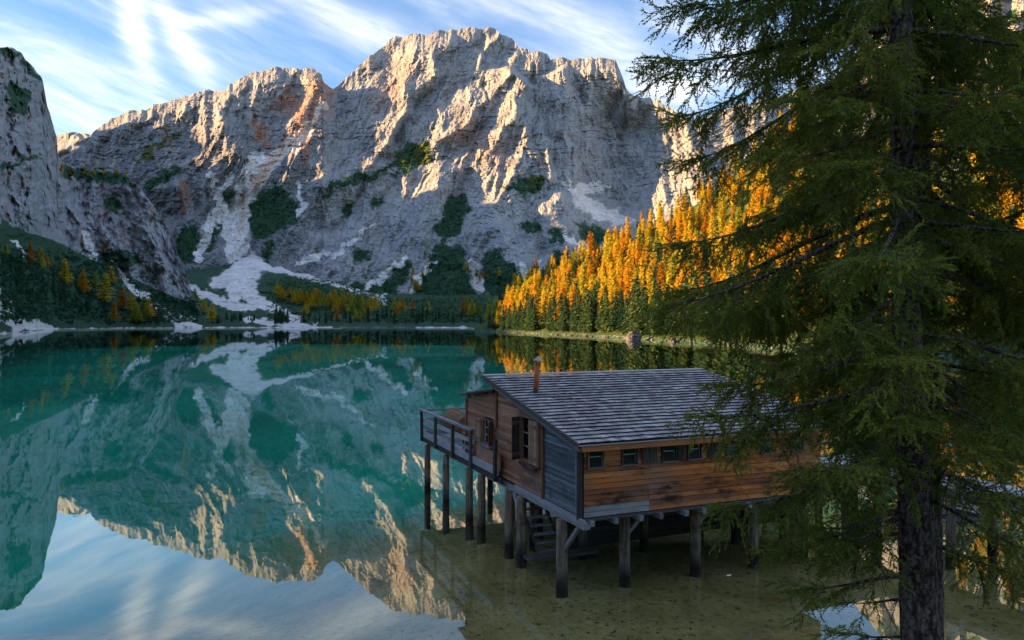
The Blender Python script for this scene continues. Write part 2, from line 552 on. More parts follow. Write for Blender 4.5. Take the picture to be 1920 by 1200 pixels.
def stroke(PX, PY, pts, soft=0.5):
    d, w = dist_poly(PX, PY, pts)
    return 1 - sstep(w * (1 - soft), w * (1 + soft), d)
def blob(PX, PY, pts, edge=8.0):
    ins = in_poly(PX, PY, pts)
    d, _ = dist_poly(PX, PY, list(pts) + [pts[0]])
    sd = np.where(ins, d, -d)
    return sstep(-edge, edge, sd)
def rib(PX, PY, pts, amp, wl, wr):
    """a buttress standing out of the wall: sharp arete along pts, flanks of different width left and right"""
    best = np.full(PX.shape, 1e9); sgn = np.zeros(PX.shape); along = np.zeros(PX.shape)
    n = len(pts) - 1
    for i in range(n):
        (x0, y0), (x1, y1) = pts[i], pts[i + 1]
        ex, ey = x1 - x0, y1 - y0
        tt_ = np.clip(((PX - x0) * ex + (PY - y0) * ey) / (ex * ex + ey * ey), 0, 1)
        qx, qy = PX - x0 - tt_ * ex, PY - y0 - tt_ * ey
        d = np.hypot(qx, qy)
        m_ = d < best
        best = np.where(m_, d, best); sgn = np.where(m_, np.sign(qx), sgn); along = np.where(m_, (i + tt_) / n, along)
    w = np.where(sgn < 0, wl, wr)
    prof = np.clip(1 - best / w, 0, 1)
    fade = sstep(0.0, 0.10, along + 0.02) * (1 - 0.65 * sstep(0.6, 1.0, along))
    return 1.25 * amp * prof * fade

# ---- the great massif across the valley
def massif():
    pxs = np.concatenate([np.linspace(60, 1300, 640), np.linspace(1304, 1900, 60)])
    crest = [(60, 330), (105, 300), (150, 275), (165, 262), (180, 243), (205, 226), (232, 210), (265, 206), (300, 195), (345, 180), (392, 168), (424, 172), (430, 158), (452, 146), (470, 135),
             (495, 133), (520, 127), (560, 129), (585, 127), (603, 138), (606, 152), (627, 168), (645, 150), (680, 117), (715, 90), (733, 74), (738, 70), (772, 66), (806, 64), (829, 55), (845, 57),
             (880, 53), (929, 54), (939, 66), (960, 72), (974, 90), (998, 96), (1004, 94), (1026, 101), (1032, 112), (1045, 108), (1075, 111), (1110, 109), (1154, 110), (1162, 132),
             (1174, 166), (1190, 180), (1205, 182), (1215, 180), (1225, 190), (1232, 182), (1250, 200), (1262, 206), (1280, 226), (1320, 222), (1380, 196), (1440, 184), (1520, 160), (1700, 190), (1900, 240)]
    base = [(60, 606), (1900, 606)]
    lv = [606, 560, 500, 420, 300, 200, 53]
    dv = [1700, 1820, 1950, 2150, 2500, 2800, 3200]
    cp = np.interp(pxs, *zip(*crest))
    nv = 430
    f = np.linspace(0, 1, nv)[:, None]
    PY = 606 + (cp[None] - 606) * f
    PX = np.repeat(pxs[None], nv, 0)
    DD = np.interp(PY, lv[::-1], dv[::-1])
    # left peak stands a little nearer than the main one
    lp = sstep(640, 600, PX) * sstep(420, 300, PY)
    DD = DD - 170 * lp
    # the cirque on the right lies farther back
    DD = DD + 330 * np.exp(-((PX - 1165) / 85) ** 2) * sstep(520, 380, PY) * sstep(140, 260, PY)
    up = sstep(470, 330, PY)
    wx = PX + 26 * fbm(PX / 120, PY / 120, 3, 41); wy = PY + 26 * fbm(PX / 120, PY / 120, 3, 42)
    out = np.zeros_like(PX)
    # hand-placed buttresses
    for pts, amp, wl, wr in (
        ([(838, 58), (822, 100), (826, 140), (780, 185), (735, 215), (690, 265)], 110, 95, 22),
        ([(730, 150), (700, 190), (660, 240)], 55, 55, 20),
        ([(765, 178), (768, 205), (735, 245), (700, 275)], 95, 75, 16),
        ([(912, 112), (905, 150), (880, 185), (868, 210)], 75, 55, 18),
        ([(960, 132), (958, 165), (970, 215), (985, 258), (1000, 290)], 150, 105, 30),
        ([(905, 180), (870, 215), (838, 260), (800, 300)], 95, 75, 20),
        ([(940, 210), (925, 260), (930, 300)], 50, 40, 18),
        ([(1010, 230), (1030, 290), (1045, 350)], 60, 45, 35),
        ([(1040, 112), (1048, 170), (1075, 260), (1090, 330)], 90, 55, 50),
        ([(1150, 112), (1150, 170), (1170, 250)], 40, 70, 110),
        ([(700, 270), (660, 310), (600, 370), (520, 450)], 70, 60, 40),
        ([(830, 290), (800, 360), (790, 440), (770, 500)], 60, 55, 50),
        ([(960, 300), (950, 380), (960, 450), (940, 540)], 60, 55, 50),
        ([(1040, 350), (1060, 420), (1080, 480), (1100, 560)], 60, 50, 50),
        ([(470, 136), (440, 180), (415, 220), (405, 300), (380, 380)], 110, 60, 45),
        ([(520, 128), (500, 180), (470, 225)], 70, 55, 30),
        ([(590, 128), (600, 170), (575, 230)], 55, 45, 22),
        ([(300, 196), (250, 240), (215, 280)], 60, 60, 30),
        ([(392, 170), (350, 205), (300, 240), (250, 285)], 60, 50, 30),
        ([(430, 165), (425, 230), (440, 290)], 50, 40, 30),
        ([(330, 330), (345, 400), (360, 470)], 50, 40, 40)):
        out = np.maximum(out, rib(wx, wy, pts, amp, wl, wr))
    # the notch and great gully between the two peaks, and smaller ones
    def gully(pts, amp):
        d, w = dist_poly(wx, wy, pts)
        return amp * np.exp(-(d / (w * 1.3)) ** 2)
    out -= gully([(626, 168, 16), (600, 215, 20), (560, 260, 18), (510, 300, 16), (470, 350, 14), (450, 420, 16), (455, 480, 14)], 26)
    for g in ([(650, 300, 10), (575, 330, 9), (565, 400, 8)], [(880, 330, 10), (870, 430, 10), (895, 540, 12)], [(740, 330, 9), (720, 430, 9), (700, 520, 12)],
              [(1020, 300, 10), (1010, 420, 10), (1000, 530, 10)], [(1120, 330, 14), (1130, 400, 12)], [(830, 420, 9), (800, 520, 9)], [(640, 380, 9), (600, 450, 9)]):
        out -= gully(g, 30)
    # fluted wall: gullies run down the fall line, drawn out a little to the lower left
    gu = PX + 0.42 * (PY - 300) * (1 - 1.35 * sstep(940, 1100, PX))
    fl = ridged((gu + 14 * fbm(PX / 50, PY / 80, 3, 5)) / 66, PY / 210, 6, 21, 0.55)
    fl2 = ridged((gu + 6 * fbm(PX / 14, PY / 24, 3, 6)) / 19, PY / 70, 4, 31, 0.6)
    out += (fl - 0.9) * (24 + 16 * up) + (fl2 - 0.9) * (7 + 4 * up)
    # bedding: thin ledges, tilted slightly
    bed_ = PY + 0.10 * (PX - 800) + 10 * fbm(PX / 90, PY / 90, 3, 8)
    fr = (bed_ / 15.0 + 0.9 * fbm(PX / 70, PY / 30, 3, 12)) % 1.0
    saw = np.where(fr < 0.82, fr / 0.82, (1 - fr) / 0.18)
    fr2 = (bed_ / 5.3 + 0.8 * fbm(PX / 30, PY / 14, 2, 13)) % 1.0
    saw2 = np.where(fr2 < 0.75, fr2 / 0.75, (1 - fr2) / 0.25)
    gate = sstep(-0.35, 0.45, fbm(PX / 80, PY / 45, 3, 14))
    out += (saw - 0.5) * (10 * up + 1.5) * gate + (saw2 - 0.5) * (4 * up + 1.2)
    out += 6 * fbm(PX / 7, PY / 6, 4, 51, 0.65) + 16 * fbm(PX / 60, PY / 55, 3, 52)
    crest_fade = np.clip((1 - f) / 0.05, 0, 1)
    DD = DD - out * (0.35 + 0.65 * crest_fade)
    PY[:] += (3.2 * fbm(PX / 14, PY * 0 + 3.3, 4, 61)) * np.clip((f - 0.86) / 0.14, 0, 1) * 1.0
    # covers
    sx = PX + 9 * fbm(PX / 22, PY / 22, 4, 71); sy = PY + 9 * fbm(PX / 22, PY / 22, 4, 72)
    scree = np.zeros_like(PX)
    for s in ([(610, 195, 6), (562, 260, 12), (515, 297, 14), (472, 345, 14), (452, 400, 16), (444, 445, 20), (455, 480, 18), (480, 500, 20)], [(462, 345, 12), (448, 400, 16), (440, 440, 20), (452, 490, 22)], [(430, 330, 8), (405, 390, 8), (385, 450, 10)], [(480, 300, 14), (455, 350, 16)],
              [(395, 330, 6), (410, 380, 9), (430, 430, 16), (440, 470, 14)], [(405, 400, 3), (385, 440, 7), (372, 490, 6)],
              [(560, 345, 4), (568, 385, 5), (560, 400, 3)],
              [(1065, 345, 8), (1090, 375, 14), (1130, 400, 14), (1180, 415, 9)], [(1090, 355, 10), (1140, 348, 5)],
              [(760, 485, 5), (715, 520, 9), (690, 540, 6)], [(820, 490, 4), (790, 515, 6), (770, 545, 4)], [(885, 490, 10), (895, 520, 10), (905, 545, 5)],
              [(975, 495, 4), (990, 520, 4)], [(1010, 490, 5), (1005, 515, 6)], [(1060, 440, 5), (1100, 465, 5)], [(700, 420, 3), (640, 470, 6), (560, 490, 5)]):
        scree = np.maximum(scree, stroke(sx, sy, s, 0.6))
    green = np.zeros_like(PX)
    for b in ([(330, 440), (372, 412), (380, 470), (350, 500), (325, 490)], [(392, 390), (415, 385), (416, 430), (398, 470), (385, 470)],
              [(470, 380), (520, 340), (562, 385), (560, 420), (500, 450), (462, 452), (458, 400)], [(440, 355), (430, 335), (412, 350), (425, 385)],
              [(600, 360), (640, 335), (720, 312), (760, 300), (750, 318), (690, 340), (640, 352), (605, 375)],
              [(735, 300), (765, 262), (800, 285), (790, 312), (755, 325)],
              [(930, 355), (962, 342), (965, 330), (1025, 335), (1012, 365), (985, 375), (960, 360)],
              [(840, 365), (865, 358), (885, 390), (860, 440), (825, 460), (815, 430)], [(820, 455), (868, 460), (880, 520), (900, 560), (760, 570), (790, 520)],
              [(905, 470), (925, 465), (985, 520), (990, 545), (900, 560)], [(975, 420), (1005, 410), (1010, 430), (985, 442)], [(1030, 430), (1060, 440), (1050, 455), (1030, 450)],
              [(1075, 415), (1140, 428), (1160, 440), (1110, 470), (1085, 445)], [(620, 545), (700, 525), (760, 520), (740, 570), (640, 580)], [(480, 470), (520, 445), (505, 490), (470, 495)],
              [(660, 470), (700, 465), (690, 490), (665, 492)], [(740, 495), (765, 480), (770, 520), (735, 530)], [(420, 500), (480, 500), (420, 530), (360, 520)], [(270, 345), (330, 310), (335, 322), (280, 362)],
              [(690, 370), (720, 372), (715, 392), (695, 390)], [(640, 395), (665, 380), (650, 420)], [(1035, 470), (1080, 480), (1060, 520), (1030, 510)]):
        green = np.maximum(green, 0.86 * blob(sx, sy, b, 13))
    green = np.maximum(green, 0.50 * sstep(330, 480, PY) * sstep(560, 620, PX) * sstep(0.05, 0.75, fbm(gu / 26, PY / 60, 4, 81) + 0.25 * fbm(PX / 8, PY / 8, 3, 82)) * sstep(1200, 1120, PX))
    green = np.where(PY > 560, np.maximum(green, 0.8), green)
    green = green * (1 - scree)
    grass = np.zeros_like(PX)
    for b in ([(770, 270), (800, 262), (812, 300), (780, 320)], [(975, 338), (1000, 325), (1028, 335), (1012, 350), (990, 352)], [(890, 300), (925, 285), (915, 300)],
              [(240, 300), (300, 265), (330, 240), (340, 250), (270, 305)], [(740, 290), (760, 280), (770, 310), (745, 315)]):
        grass = np.maximum(grass, 0.70 * blob(sx, sy, b, 8))
    rust = np.zeros_like(PX)
    for s in ([(610, 150, 18), (590, 200, 26), (565, 250, 18), (510, 300, 10), (460, 370, 7), (448, 440, 5)], [(545, 195, 24), (585, 225, 18)], [(480, 230, 12), (495, 270, 10)], [(345, 340, 8), (345, 390, 8)], [(575, 280, 8), (570, 310, 6)]):
        rust = np.maximum(rust, 0.95 * stroke(sx, sy, s, 0.7))
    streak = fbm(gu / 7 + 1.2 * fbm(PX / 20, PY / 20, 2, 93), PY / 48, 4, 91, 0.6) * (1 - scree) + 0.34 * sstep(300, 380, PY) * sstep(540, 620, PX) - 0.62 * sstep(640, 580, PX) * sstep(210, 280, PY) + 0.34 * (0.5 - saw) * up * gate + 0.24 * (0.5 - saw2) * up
    rust = np.maximum(rust, 0.42 * np.maximum(stroke(sx, sy, [(760, 130, 20), (720, 190, 22)], .7), stroke(sx, sy, [(870, 250, 26), (930, 290, 22)], .7)))
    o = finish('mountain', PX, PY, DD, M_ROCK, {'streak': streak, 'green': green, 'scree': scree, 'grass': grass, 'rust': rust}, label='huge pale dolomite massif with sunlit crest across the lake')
    return o
massif()

def far_ridge():
    pxs = np.linspace(40, 330, 60)
    crest = [(40, 262), (105, 255), (118, 249), (140, 248), (165, 251), (180, 256), (330, 300)]
    cp = np.interp(pxs, *zip(*crest)); nv = 40
    f = np.linspace(0, 1, nv)[:, None]
    PY = 420 + (cp[None] - 420) * f; PX = np.repeat(pxs[None], nv, 0)
    DD = np.interp(PY, [240, 420], [5200, 4300]) - 120 * ridged(PX / 40, PY / 40, 5, 4)
    PY += 1.5 * fbm(PX / 12, PY / 12, 3, 2) * f
    z = np.zeros_like(PX)
    finish('distant_ridge', PX, PY, DD, M_ROCK, {'green': z + .1, 'scree': z, 'grass': z, 'rust': z}, label='low flat rocky ridge far behind the left cliff')
far_ridge()

# ---- the cliff and wooded slope on the left shore
LSH = [(-420, 300), (-120, 380), (0, 470), (60, 620), (110, 860), (200, 980), (300, 1040), (420, 1100)]
def left_mountain():
    pxs = np.linspace(-420, 400, 330)
    sh = np.interp(pxs, *zip(*LSH))
    crest = [(-420, -60), (-200, 20), (-60, 70), (0, 88), (20, 88), (36, 96), (50, 113), (64, 128), (80, 148), (84, 172), (88, 196), (96, 222), (106, 256), (108, 290), (122, 310), (160, 316),
             (232, 326), (262, 352), (300, 402), (320, 440), (340, 492), (360, 548), (385, 602), (400, 612)]
    mid = [(-420, 350), (-60, 420), (0, 440), (100, 470), (200, 520), (300, 565), (350, 585), (400, 613)]
    rows = [([(p, shore_py(d, -3)) for p, d in zip(pxs, sh)], list(zip(pxs, sh - 12))),
            ([(p, shore_py(d + 45, 2.5)) for p, d in zip(pxs, sh)], list(zip(pxs, sh + 45))),
            (mid, list(zip(pxs, sh + 190))),
            (crest, list(zip(pxs, sh + np.interp(pxs, [-420, 0, 110, 130, 250, 400], [430, 380, 360, 470, 330, 200]))))]
    PX, PY, DD = rows_grid(pxs, rows, (8, 70, 150))
    cliff = sstep(0, 1, np.clip((np.interp(PX, *zip(*mid)) - PY) / 40, 0, 1))
    # crags: steep steps and vertical corners
    wxx = PX + 10 * fbm(PX / 40, PY / 40, 3, 11)
    fl = ridged(wxx / 70, PY / 150, 5, 121); f2 = ridged(wxx / 22, PY / 50, 5, 131)
    DD = DD - cliff * ((fl - .9) * 34 + (f2 - .9) * 12 + 9 * fbm(PX / 9, PY / 12, 4, 141)) - (1 - cliff) * 10 * fbm(PX / 30, PY / 20, 4, 151) * sstep(615, 590, PY)
    PY[-1] += 3 * fbm(pxs / 9, pxs * 0, 3, 5); PY[-2] += 2 * fbm(pxs / 9, pxs * 0, 3, 5)
    sx = PX + 8 * fbm(PX / 20, PY / 20, 4, 171); sy = PY + 8 * fbm(PX / 20, PY / 20, 4, 172)
    green = np.where(cliff > 0.5, 0.50 * sstep(0.3, 0.8, fbm(PX / 32, PY / 18, 4, 181)), 0.85)
    for b in ([(0, 88), (36, 96), (84, 150), (60, 150), (30, 110), (0, 105)], [(110, 310), (232, 320), (262, 352), (200, 345), (120, 335)], [(0, 410), (60, 440), (110, 480), (0, 470)],
              [(180, 470), (240, 470), (270, 490), (230, 510), (190, 505)], [(190, 370), (235, 375), (220, 400), (195, 395)], [(0, 310), (60, 290), (95, 295), (50, 305), (0, 325)], [(10, 150), (60, 170), (50, 215), (20, 210)]):
        green = np.maximum(green, 0.75 * blob(sx, sy, b, 6))
    scree = np.zeros_like(PX)
    for s in ([(-60, 575, 12), (0, 590, 14), (30, 606, 12), (105, 616, 5)], [(-10, 545, 10), (8, 570, 10), (20, 600, 10)], [(160, 440, 6), (175, 480, 6)], [(215, 495, 4), (245, 540, 6), (290, 570, 7), (320, 595, 10), (345, 608, 10)],
              [(335, 590, 8), (372, 608, 7)], [(20, 450, 3), (50, 480, 4)]):
        scree = np.maximum(scree, stroke(sx, sy, s, 0.5))
    shz = np.interp(PX, *zip(*LSH))
    scree = np.maximum(scree, 0.75 * (1 - sstep(12, 40, DD - shz + 14 * fbm(PX / 12, PX * 0, 3, 9))))
    green = green * (1 - scree)
    rust = 0.6 * cliff * sstep(0.2, 0.7, fbm(PX / 22, PY / 60, 3, 191))
    z = np.zeros_like(PX)
    finish('cliff', PX, PY, DD, M_ROCK2, {'streak': 0.24 + 0.6 * cliff * fbm(PX / 9, PY / 55, 4, 193, 0.6), 'green': green, 'scree': scree, 'grass': z, 'rust': rust * .6}, back=((60, -30), (220, -120), (500, -400)), label='grey rock cliff above the wooded left shore')
left_mountain()

# ---- valley floor: scree fan and forest ground at the head of the lake
def valley():
    pxs = np.linspace(250, 1250, 340)
    sh = np.interp(pxs, [250, 300, 420, 560, 700, 920, 1250], [1030, 1050, 1110, 1150, 1150, 1080, 1050])
    rows = [([(p, shore_py(d, -3)) for p, d in zip(pxs, sh)], list(zip(pxs, sh - 20))),
            ([(p, shore_py(d + 40, 2.0)) for p, d in zip(pxs, sh)], list(zip(pxs, sh + 40))),
            ([(250, 585), (420, 580), (560, 590), (700, 585), (900, 590), (1250, 590)], list(zip(pxs, sh + 260))),
            ([(250, 540), (420, 528), (560, 530), (700, 556), (800, 560), (900, 562), (1250, 560)], list(zip(pxs, sh + 560))),
            ([(250, 520), (380, 500), (480, 478), (560, 500), (700, 540), (800, 545), (900, 545), (1250, 545)], list(zip(pxs, sh + 900)))]
    PX, PY, DD = rows_grid(pxs, rows, (5, 30, 45, 40))
    DD = DD - 16 * fbm(PX / 30, PY / 8, 4, 211) * sstep(612, 600, PY)
    sx = PX + 7 * fbm(PX / 16, PY / 10, 4, 271); sy = PY + 5 * fbm(PX / 16, PY / 10, 4, 272)
    scree = np.zeros_like(PX)
    for s in ([(470, 470, 20), (490, 492, 16), (520, 502, 10), (600, 522, 8), (660, 538, 8), (715, 557, 10), (724, 570, 4)], [(480, 485, 20), (440, 520, 18), (405, 530, 12)],
              [(470, 500, 22), (460, 540, 18), (480, 565, 13), (520, 580, 8), (545, 592, 8), (556, 606, 10)],
              [(330, 525, 6), (380, 550, 8), (430, 572, 9), (475, 578, 5)], [(430, 530, 12), (440, 560, 10)], [(465, 600, 5), (540, 608, 6), (590, 612, 4)]):
        scree = np.maximum(scree, stroke(sx, sy, s, 0.55))
    shz = np.interp(PX, pxs, sh)
    beach = (1 - sstep(14, 45, DD - shz + 25 * fbm(PX / 20, PX * 0, 3, 9))) * np.where((PX > 780) | (PX < 640), 0.8, 0.35)
    scree = np.maximum(scree, beach)
    z = np.zeros_like(PX)
    green = (z + 0.80) * (1 - scree)
    grass = 0.55 * sstep(0.0, 0.6, fbm(PX / 30, PY / 8, 3, 221)) * (1 - scree)
    finish('valley_floor', PX, PY, DD, M_GROUND, {'green': green, 'scree': scree, 'grass': grass * .6, 'rust': z}, back=((100, -60), (300, -200)), label='scree fan and wooded flats at the head of the lake')
valley()

# ---- right-hand slope
RSH = [(890, 680), (905, 640), (920, 610), (960, 545), (1000, 495), (1100, 400), (1180, 338), (1240, 296), (1500, 188), (1920, 122), (2600, 80)]
def right_slope():
    pxs = np.linspace(890, 2600, 330)
    sh = np.interp(pxs, *zip(*RSH))
    crest = [(890, 612), (905, 606), (920, 598), (960, 570), (1000, 545), (1060, 510), (1100, 492), (1160, 470), (1200, 445), (1240, 420), (1290, 395), (1350, 350), (1420, 290), (1480, 230), (1560, 150), (1650, 50), (1740, -30), (1920, -150), (2100, -120), (2600, 330)]
    up = np.interp(pxs, [890, 920, 1000, 1100, 1300, 1600, 2600], [8, 60, 210, 300, 420, 560, 520])
    k = np.interp(pxs, [890, 960], [0, 1])
    m1 = [(p, shore_py(d + 10, 1.2)) for p, d in zip(pxs, sh)]
    cr = np.interp(pxs, *zip(*crest))
    rows = [([(p, shore_py(d, -2)) for p, d in zip(pxs, sh)], list(zip(pxs, sh - 6))),
            (m1, list(zip(pxs, sh + 10))),
            (list(zip(pxs, cr)), list(zip(pxs, sh + 10 + up)))]
    PX, PY, DD = rows_grid(pxs, rows, (6, 160))
    rise = np.clip((DD - np.interp(PX, pxs, sh) - 10) / np.maximum(np.interp(PX, pxs, up), 1), 0, 1)
    rocky = sstep(0.42, 0.55, rise) * sstep(1500, 1680, PX)
    DD = DD - 8 * fbm(PX / 40, PY / 25, 4, 311) * rise - rocky * 30 * (ridged(PX / 60, PY / 110, 5, 321) - .9)
    z = np.zeros_like(PX)
    sh2 = np.interp(PX, pxs, sh)
    scree = (1 - sstep(7, 14, DD - sh2 + 5 * fbm(PX / 10, PX * 0, 3, 9))) * 0.36
    green = 0.9 * (1 - scree) * (1 - rocky * sstep(-.5, -.1, fbm(PX / 40, PY / 30, 4, 331)))
    grass = 0.55 * (1 - rocky) * (1 - scree)
    finish('forest_slope', PX, PY, DD, M_GROUND, {'green': green, 'scree': scree, 'grass': grass, 'rust': scree * .4}, back=((60, -25), (260, -140), (500, -400)), label='steep wooded slope along the right shore')
right_slope()

# ---- unseen ridge added outside the frame, shaped to shade the valley and lake
def shade_ridge():
    y = np.linspace(-500, 4600, 150)
    k = np.linspace(0, 1, 60)
    inner = -(0.735 * np.clip(y, 0, None) + 45) - np.where(y < 300, 120 * sstep(300, 0, y) , 0)
    crestz = np.interp(y, [-500, 0, 90, 150, 330, 620, 760, 1000, 1300, 2000, 2600, 3200, 4600], [235, 240, 232, 176, 200, 262, 400, 540, 690, 860, 950, 960, 950])  # crest set by where shade should fall; low saddle lets sun onto the right wood
    width = np.interp(y, [-500, 300, 500, 900, 1300, 2600, 4600], [420, 420, 420, 450, 480, 520, 700])
    XX = inner[:, None] - k[None] * (width * 1.9)[:, None]
    YY = np.repeat(y[:, None], len(k), 1)
    prof = np.interp(k, [0, 0.08, 0.53, 1.0], [-.02, 0.05, 1.0, 0.35])
    ZZ = crestz[:, None] * prof[None] + (np.where(YY < 740, 0.035, 0.10) * crestz[:, None] * fbm(XX / 260, YY / 260, 5, 401)) * sstep(0.05, 0.3, k)[None] - 4 * (k[None] < .05)
    z = np.zeros_like(XX)
    gr = 0.8 * sstep(0.75, 0.35, prof[None] + 0.2 * fbm(XX / 90, YY / 90, 4, 402)) + z
    o = link('left_shade_ridge', mesh_np('left_shade_ridge', np.stack([XX, YY, ZZ], -1), grid_faces(*XX.shape)[:, ::-1], M_ROCK2, False, {'green': gr, 'scree': z, 'grass': z, 'rust': z}))
    tag(o, 'unseen left ridge shaped to cast shade over the valley and lake', kind='structure')
shade_ridge()
# ------------------------------------------------------------------ far trees
def foliage_mat(name, stops, rough=0.8, trans=0.25, scale=0.5):
    m, t, out = mat_new(name)
    oi = t.n('ShaderNodeObjectInfo').outputs['Random']
    tone = t.attr('tone')
    f = t.math('ADD', t.math('MULTIPLY', tone, 0.42), t.math('MULTIPLY', oi, 0.58))
    col = t.ramp(f, stops)
    d = t.n('ShaderNodeBsdfDiffuse'); t.put(d.inputs[0], col)
    tl = t.n('ShaderNodeBsdfTranslucent'); t.put(tl.inputs[0], col)
    mx = t.n('ShaderNodeMixShader'); mx.inputs[0].default_value = trans
    t.t.links.new(d.outputs[0], mx.inputs[1]); t.t.links.new(tl.outputs[0], mx.inputs[2])
    t.t.links.new(mx.outputs[0], out.inputs[0])
    return m
M_LARCH = foliage_mat('larch_needles', [(0.08, (0.46, 0.19, 0.03)), (0.28, (0.66, 0.33, 0.035)), (0.44, (0.76, 0.53, 0.045)), (0.58, (0.70, 0.60, 0.055)), (0.70, (0.44, 0.46, 0.06)), (0.86, (0.22, 0.29, 0.05))], trans=0.45)
M_SPRUCE = foliage_mat('spruce_needles_far', [(0.0, (0.020, 0.055, 0.038)), (0.4, (0.040, 0.098, 0.058)), (0.75, (0.068, 0.135, 0.065)), (1.0, (0.13, 0.17, 0.055))], trans=0.25)
def bark_simple():
    m, t, out = mat_new('conifer_trunk')
    pos = t.n('ShaderNodeNewGeometry').outputs['Position']
    n = t.noise(pos, 2.0, 3)
    principled(t, out, t.mix(n, (0.05, 0.042, 0.036, 1), (0.15, 0.13, 0.115, 1)), 0.95, spec=0.05)
    return m
M_TRUNK = bark_simple()

def conifer_mesh(seed, h, r, lo, dens, droop, ragged, leaf):
    """crown of many drooping twig clumps round a leader; returns verts, tris, tone"""
    g = np.random.default_rng(seed)
    V, T = [], []
    n_lev = int(h * dens)
    for i in range(n_lev):
        f = (i + g.random()) / n_lev
        z = h * (lo + (1 - lo) * f)
        taper = (1 - f) ** 0.85
        if f < 0.18: taper *= 0.55 + 2.5 * f
        rr = r * taper * (1 - ragged * 0.5 + ragged * g.random()) + 0.12
        nb = max(3, int(7 * (0.35 + rr / r)))
        a0 = g.random() * 6.28
        for b in range(nb):
            a = a0 + 6.28 * b / nb + g.normal(0, 0.25)
            L = rr * (0.65 + 0.5 * g.random())
            k = max(2, int(L / (leaf * 0.62)))
            tone_b = g.normal(0, 0.10)
            for j in range(k):
                q = (j + 0.4 + 0.5 * g.random()) / k
                rad = L * q
                zz = z - droop * L * q * q + 0.10 * L * q + g.normal(0, 0.08)
                px, py = rad * math.cos(a), rad * math.sin(a)
                s = leaf * (0.6 + 0.7 * g.random()) * (1.1 - 0.35 * q)
                for _ in range(2):
                    ang = a + g.normal(0, 0.9)
                    tilt = g.normal(-0.35, 0.45)
                    dx_, dy_, dz_ = math.cos(ang) * math.cos(tilt), math.sin(ang) * math.cos(tilt), math.sin(tilt)
                    sx_, sy_ = -math.sin(ang), math.cos(ang)
                    w = s * 0.33
                    tw = g.normal(0, 0.5)
                    V += [(px - sx_ * w, py - sy_ * w, zz - tw * w), (px + sx_ * w, py + sy_ * w, zz + tw * w), (px + dx_ * s, py + dy_ * s, zz + dz_ * s - 0.15 * s)]
                    t_ = np.clip(0.5 + tone_b + g.normal(0, 0.16), 0, 1)
                    T += [t_, t_, t_]
    for k in range(10):          # leader
        a = 6.28 * k / 10; z = h * (0.96 + 0.03 * g.random())
        V += [(0.25 * math.cos(a), 0.25 * math.sin(a), z - 1.0), (0.25 * math.cos(a + .8), 0.25 * math.sin(a + .8), z - 1.0), (0, 0, h * 1.02)]
        T += [.5] * 3
    V = np.array(V)
    return V, np.arange(len(V)).reshape(-1, 3), np.array(T)
def trunk_mesh(h, r0, seed):
    m = MB()
    g = random.Random(seed)
    pts = [(g.uniform(-.08, .08) * (i > 0), g.uniform(-.08, .08) * (i > 0), -1.5 + (h * 0.97 + 1.5) * i / 5) for i in range(6)]
    m.tube(pts, [r0 * (1 - 0.93 * i / 5) for i in range(6)], 6)
    for i in range(10):          # dead snags on the lower stem
        z = h * g.uniform(0.05, 0.45); a = g.uniform(0, 6.28); L = g.uniform(.6, 1.6)
        m.tube([(0, 0, z), (L * math.cos(a), L * math.sin(a), z - .2 * L)], [0.05, 0.015], 3, False)
    return m.mesh('trunk', M_TRUNK, True)
LARCH, SPRUCE = [], []
for i in range(7):
    h = 28 + 4 * (i % 3)
    V, Fc, T = conifer_mesh(100 + i, h, 3.5 + 0.5 * (i % 2), 0.16 + 0.05 * (i % 3), 1.15, 0.35, 0.85, 1.25)
    LARCH.append((h, mesh_np('crown', V, Fc, M_LARCH, False, {'tone': T}), trunk_mesh(h, 0.36, i)))
for i in range(5):
    h = 27 + 3 * (i % 3)
    V, Fc, T = conifer_mesh(200 + i, h, 3.6 + 0.3 * (i % 2), 0.05, 1.25, 0.55, 0.45, 1.25)
    SPRUCE.append((h, mesh_np('crown', V, Fc, M_SPRUCE, False, {'tone': T}), trunk_mesh(h, 0.38, 50 + i)))

COUNT = {'larch': 0, 'spruce': 0}
ONES = ['', 'first', 'second', 'third', 'fourth', 'fifth', 'sixth', 'seventh', 'eighth', 'ninth', 'tenth', 'eleventh', 'twelfth', 'thirteenth', 'fourteenth', 'fifteenth', 'sixteenth', 'seventeenth', 'eighteenth', 'nineteenth']
TENS = ['', '', 'twent', 'thirt', 'fort', 'fift', 'sixt', 'sevent', 'eight', 'ninet']
def ordinal(n):
    if n < 20: return ONES[n]
    return TENS[n // 10] + ('ieth' if n % 10 == 0 else 'y-' + ONES[n % 10])
def name_by_place(objs, phrase):
    """objs of one look: tell them apart by their order from left to right"""
    objs = sorted(objs, key=lambda o: o.location.x / o.location.y)
    for i, o in enumerate(objs):
        o['label'] = phrase.format(ordinal(i + 1))
def far_tree(kind, pos, height, label, group, wid=1.0):
    lib = LARCH if kind == 'larch' else SPRUCE
    h, cm, tm = lib[random.randrange(len(lib))]
    s = height / h
    e = empty('larch_tree' if kind == 'larch' else 'spruce_tree', pos, random.uniform(0, 6.28))
    e.scale = (s * wid, s * wid, s)
    e.rotation_euler.x = random.gauss(0, .025); e.rotation_euler.y = random.gauss(0, .025)
    link('trunk', tm, e); link('crown', cm, e)
    tag(e, label, 'tree', group)
    COUNT[kind] += 1
    return e

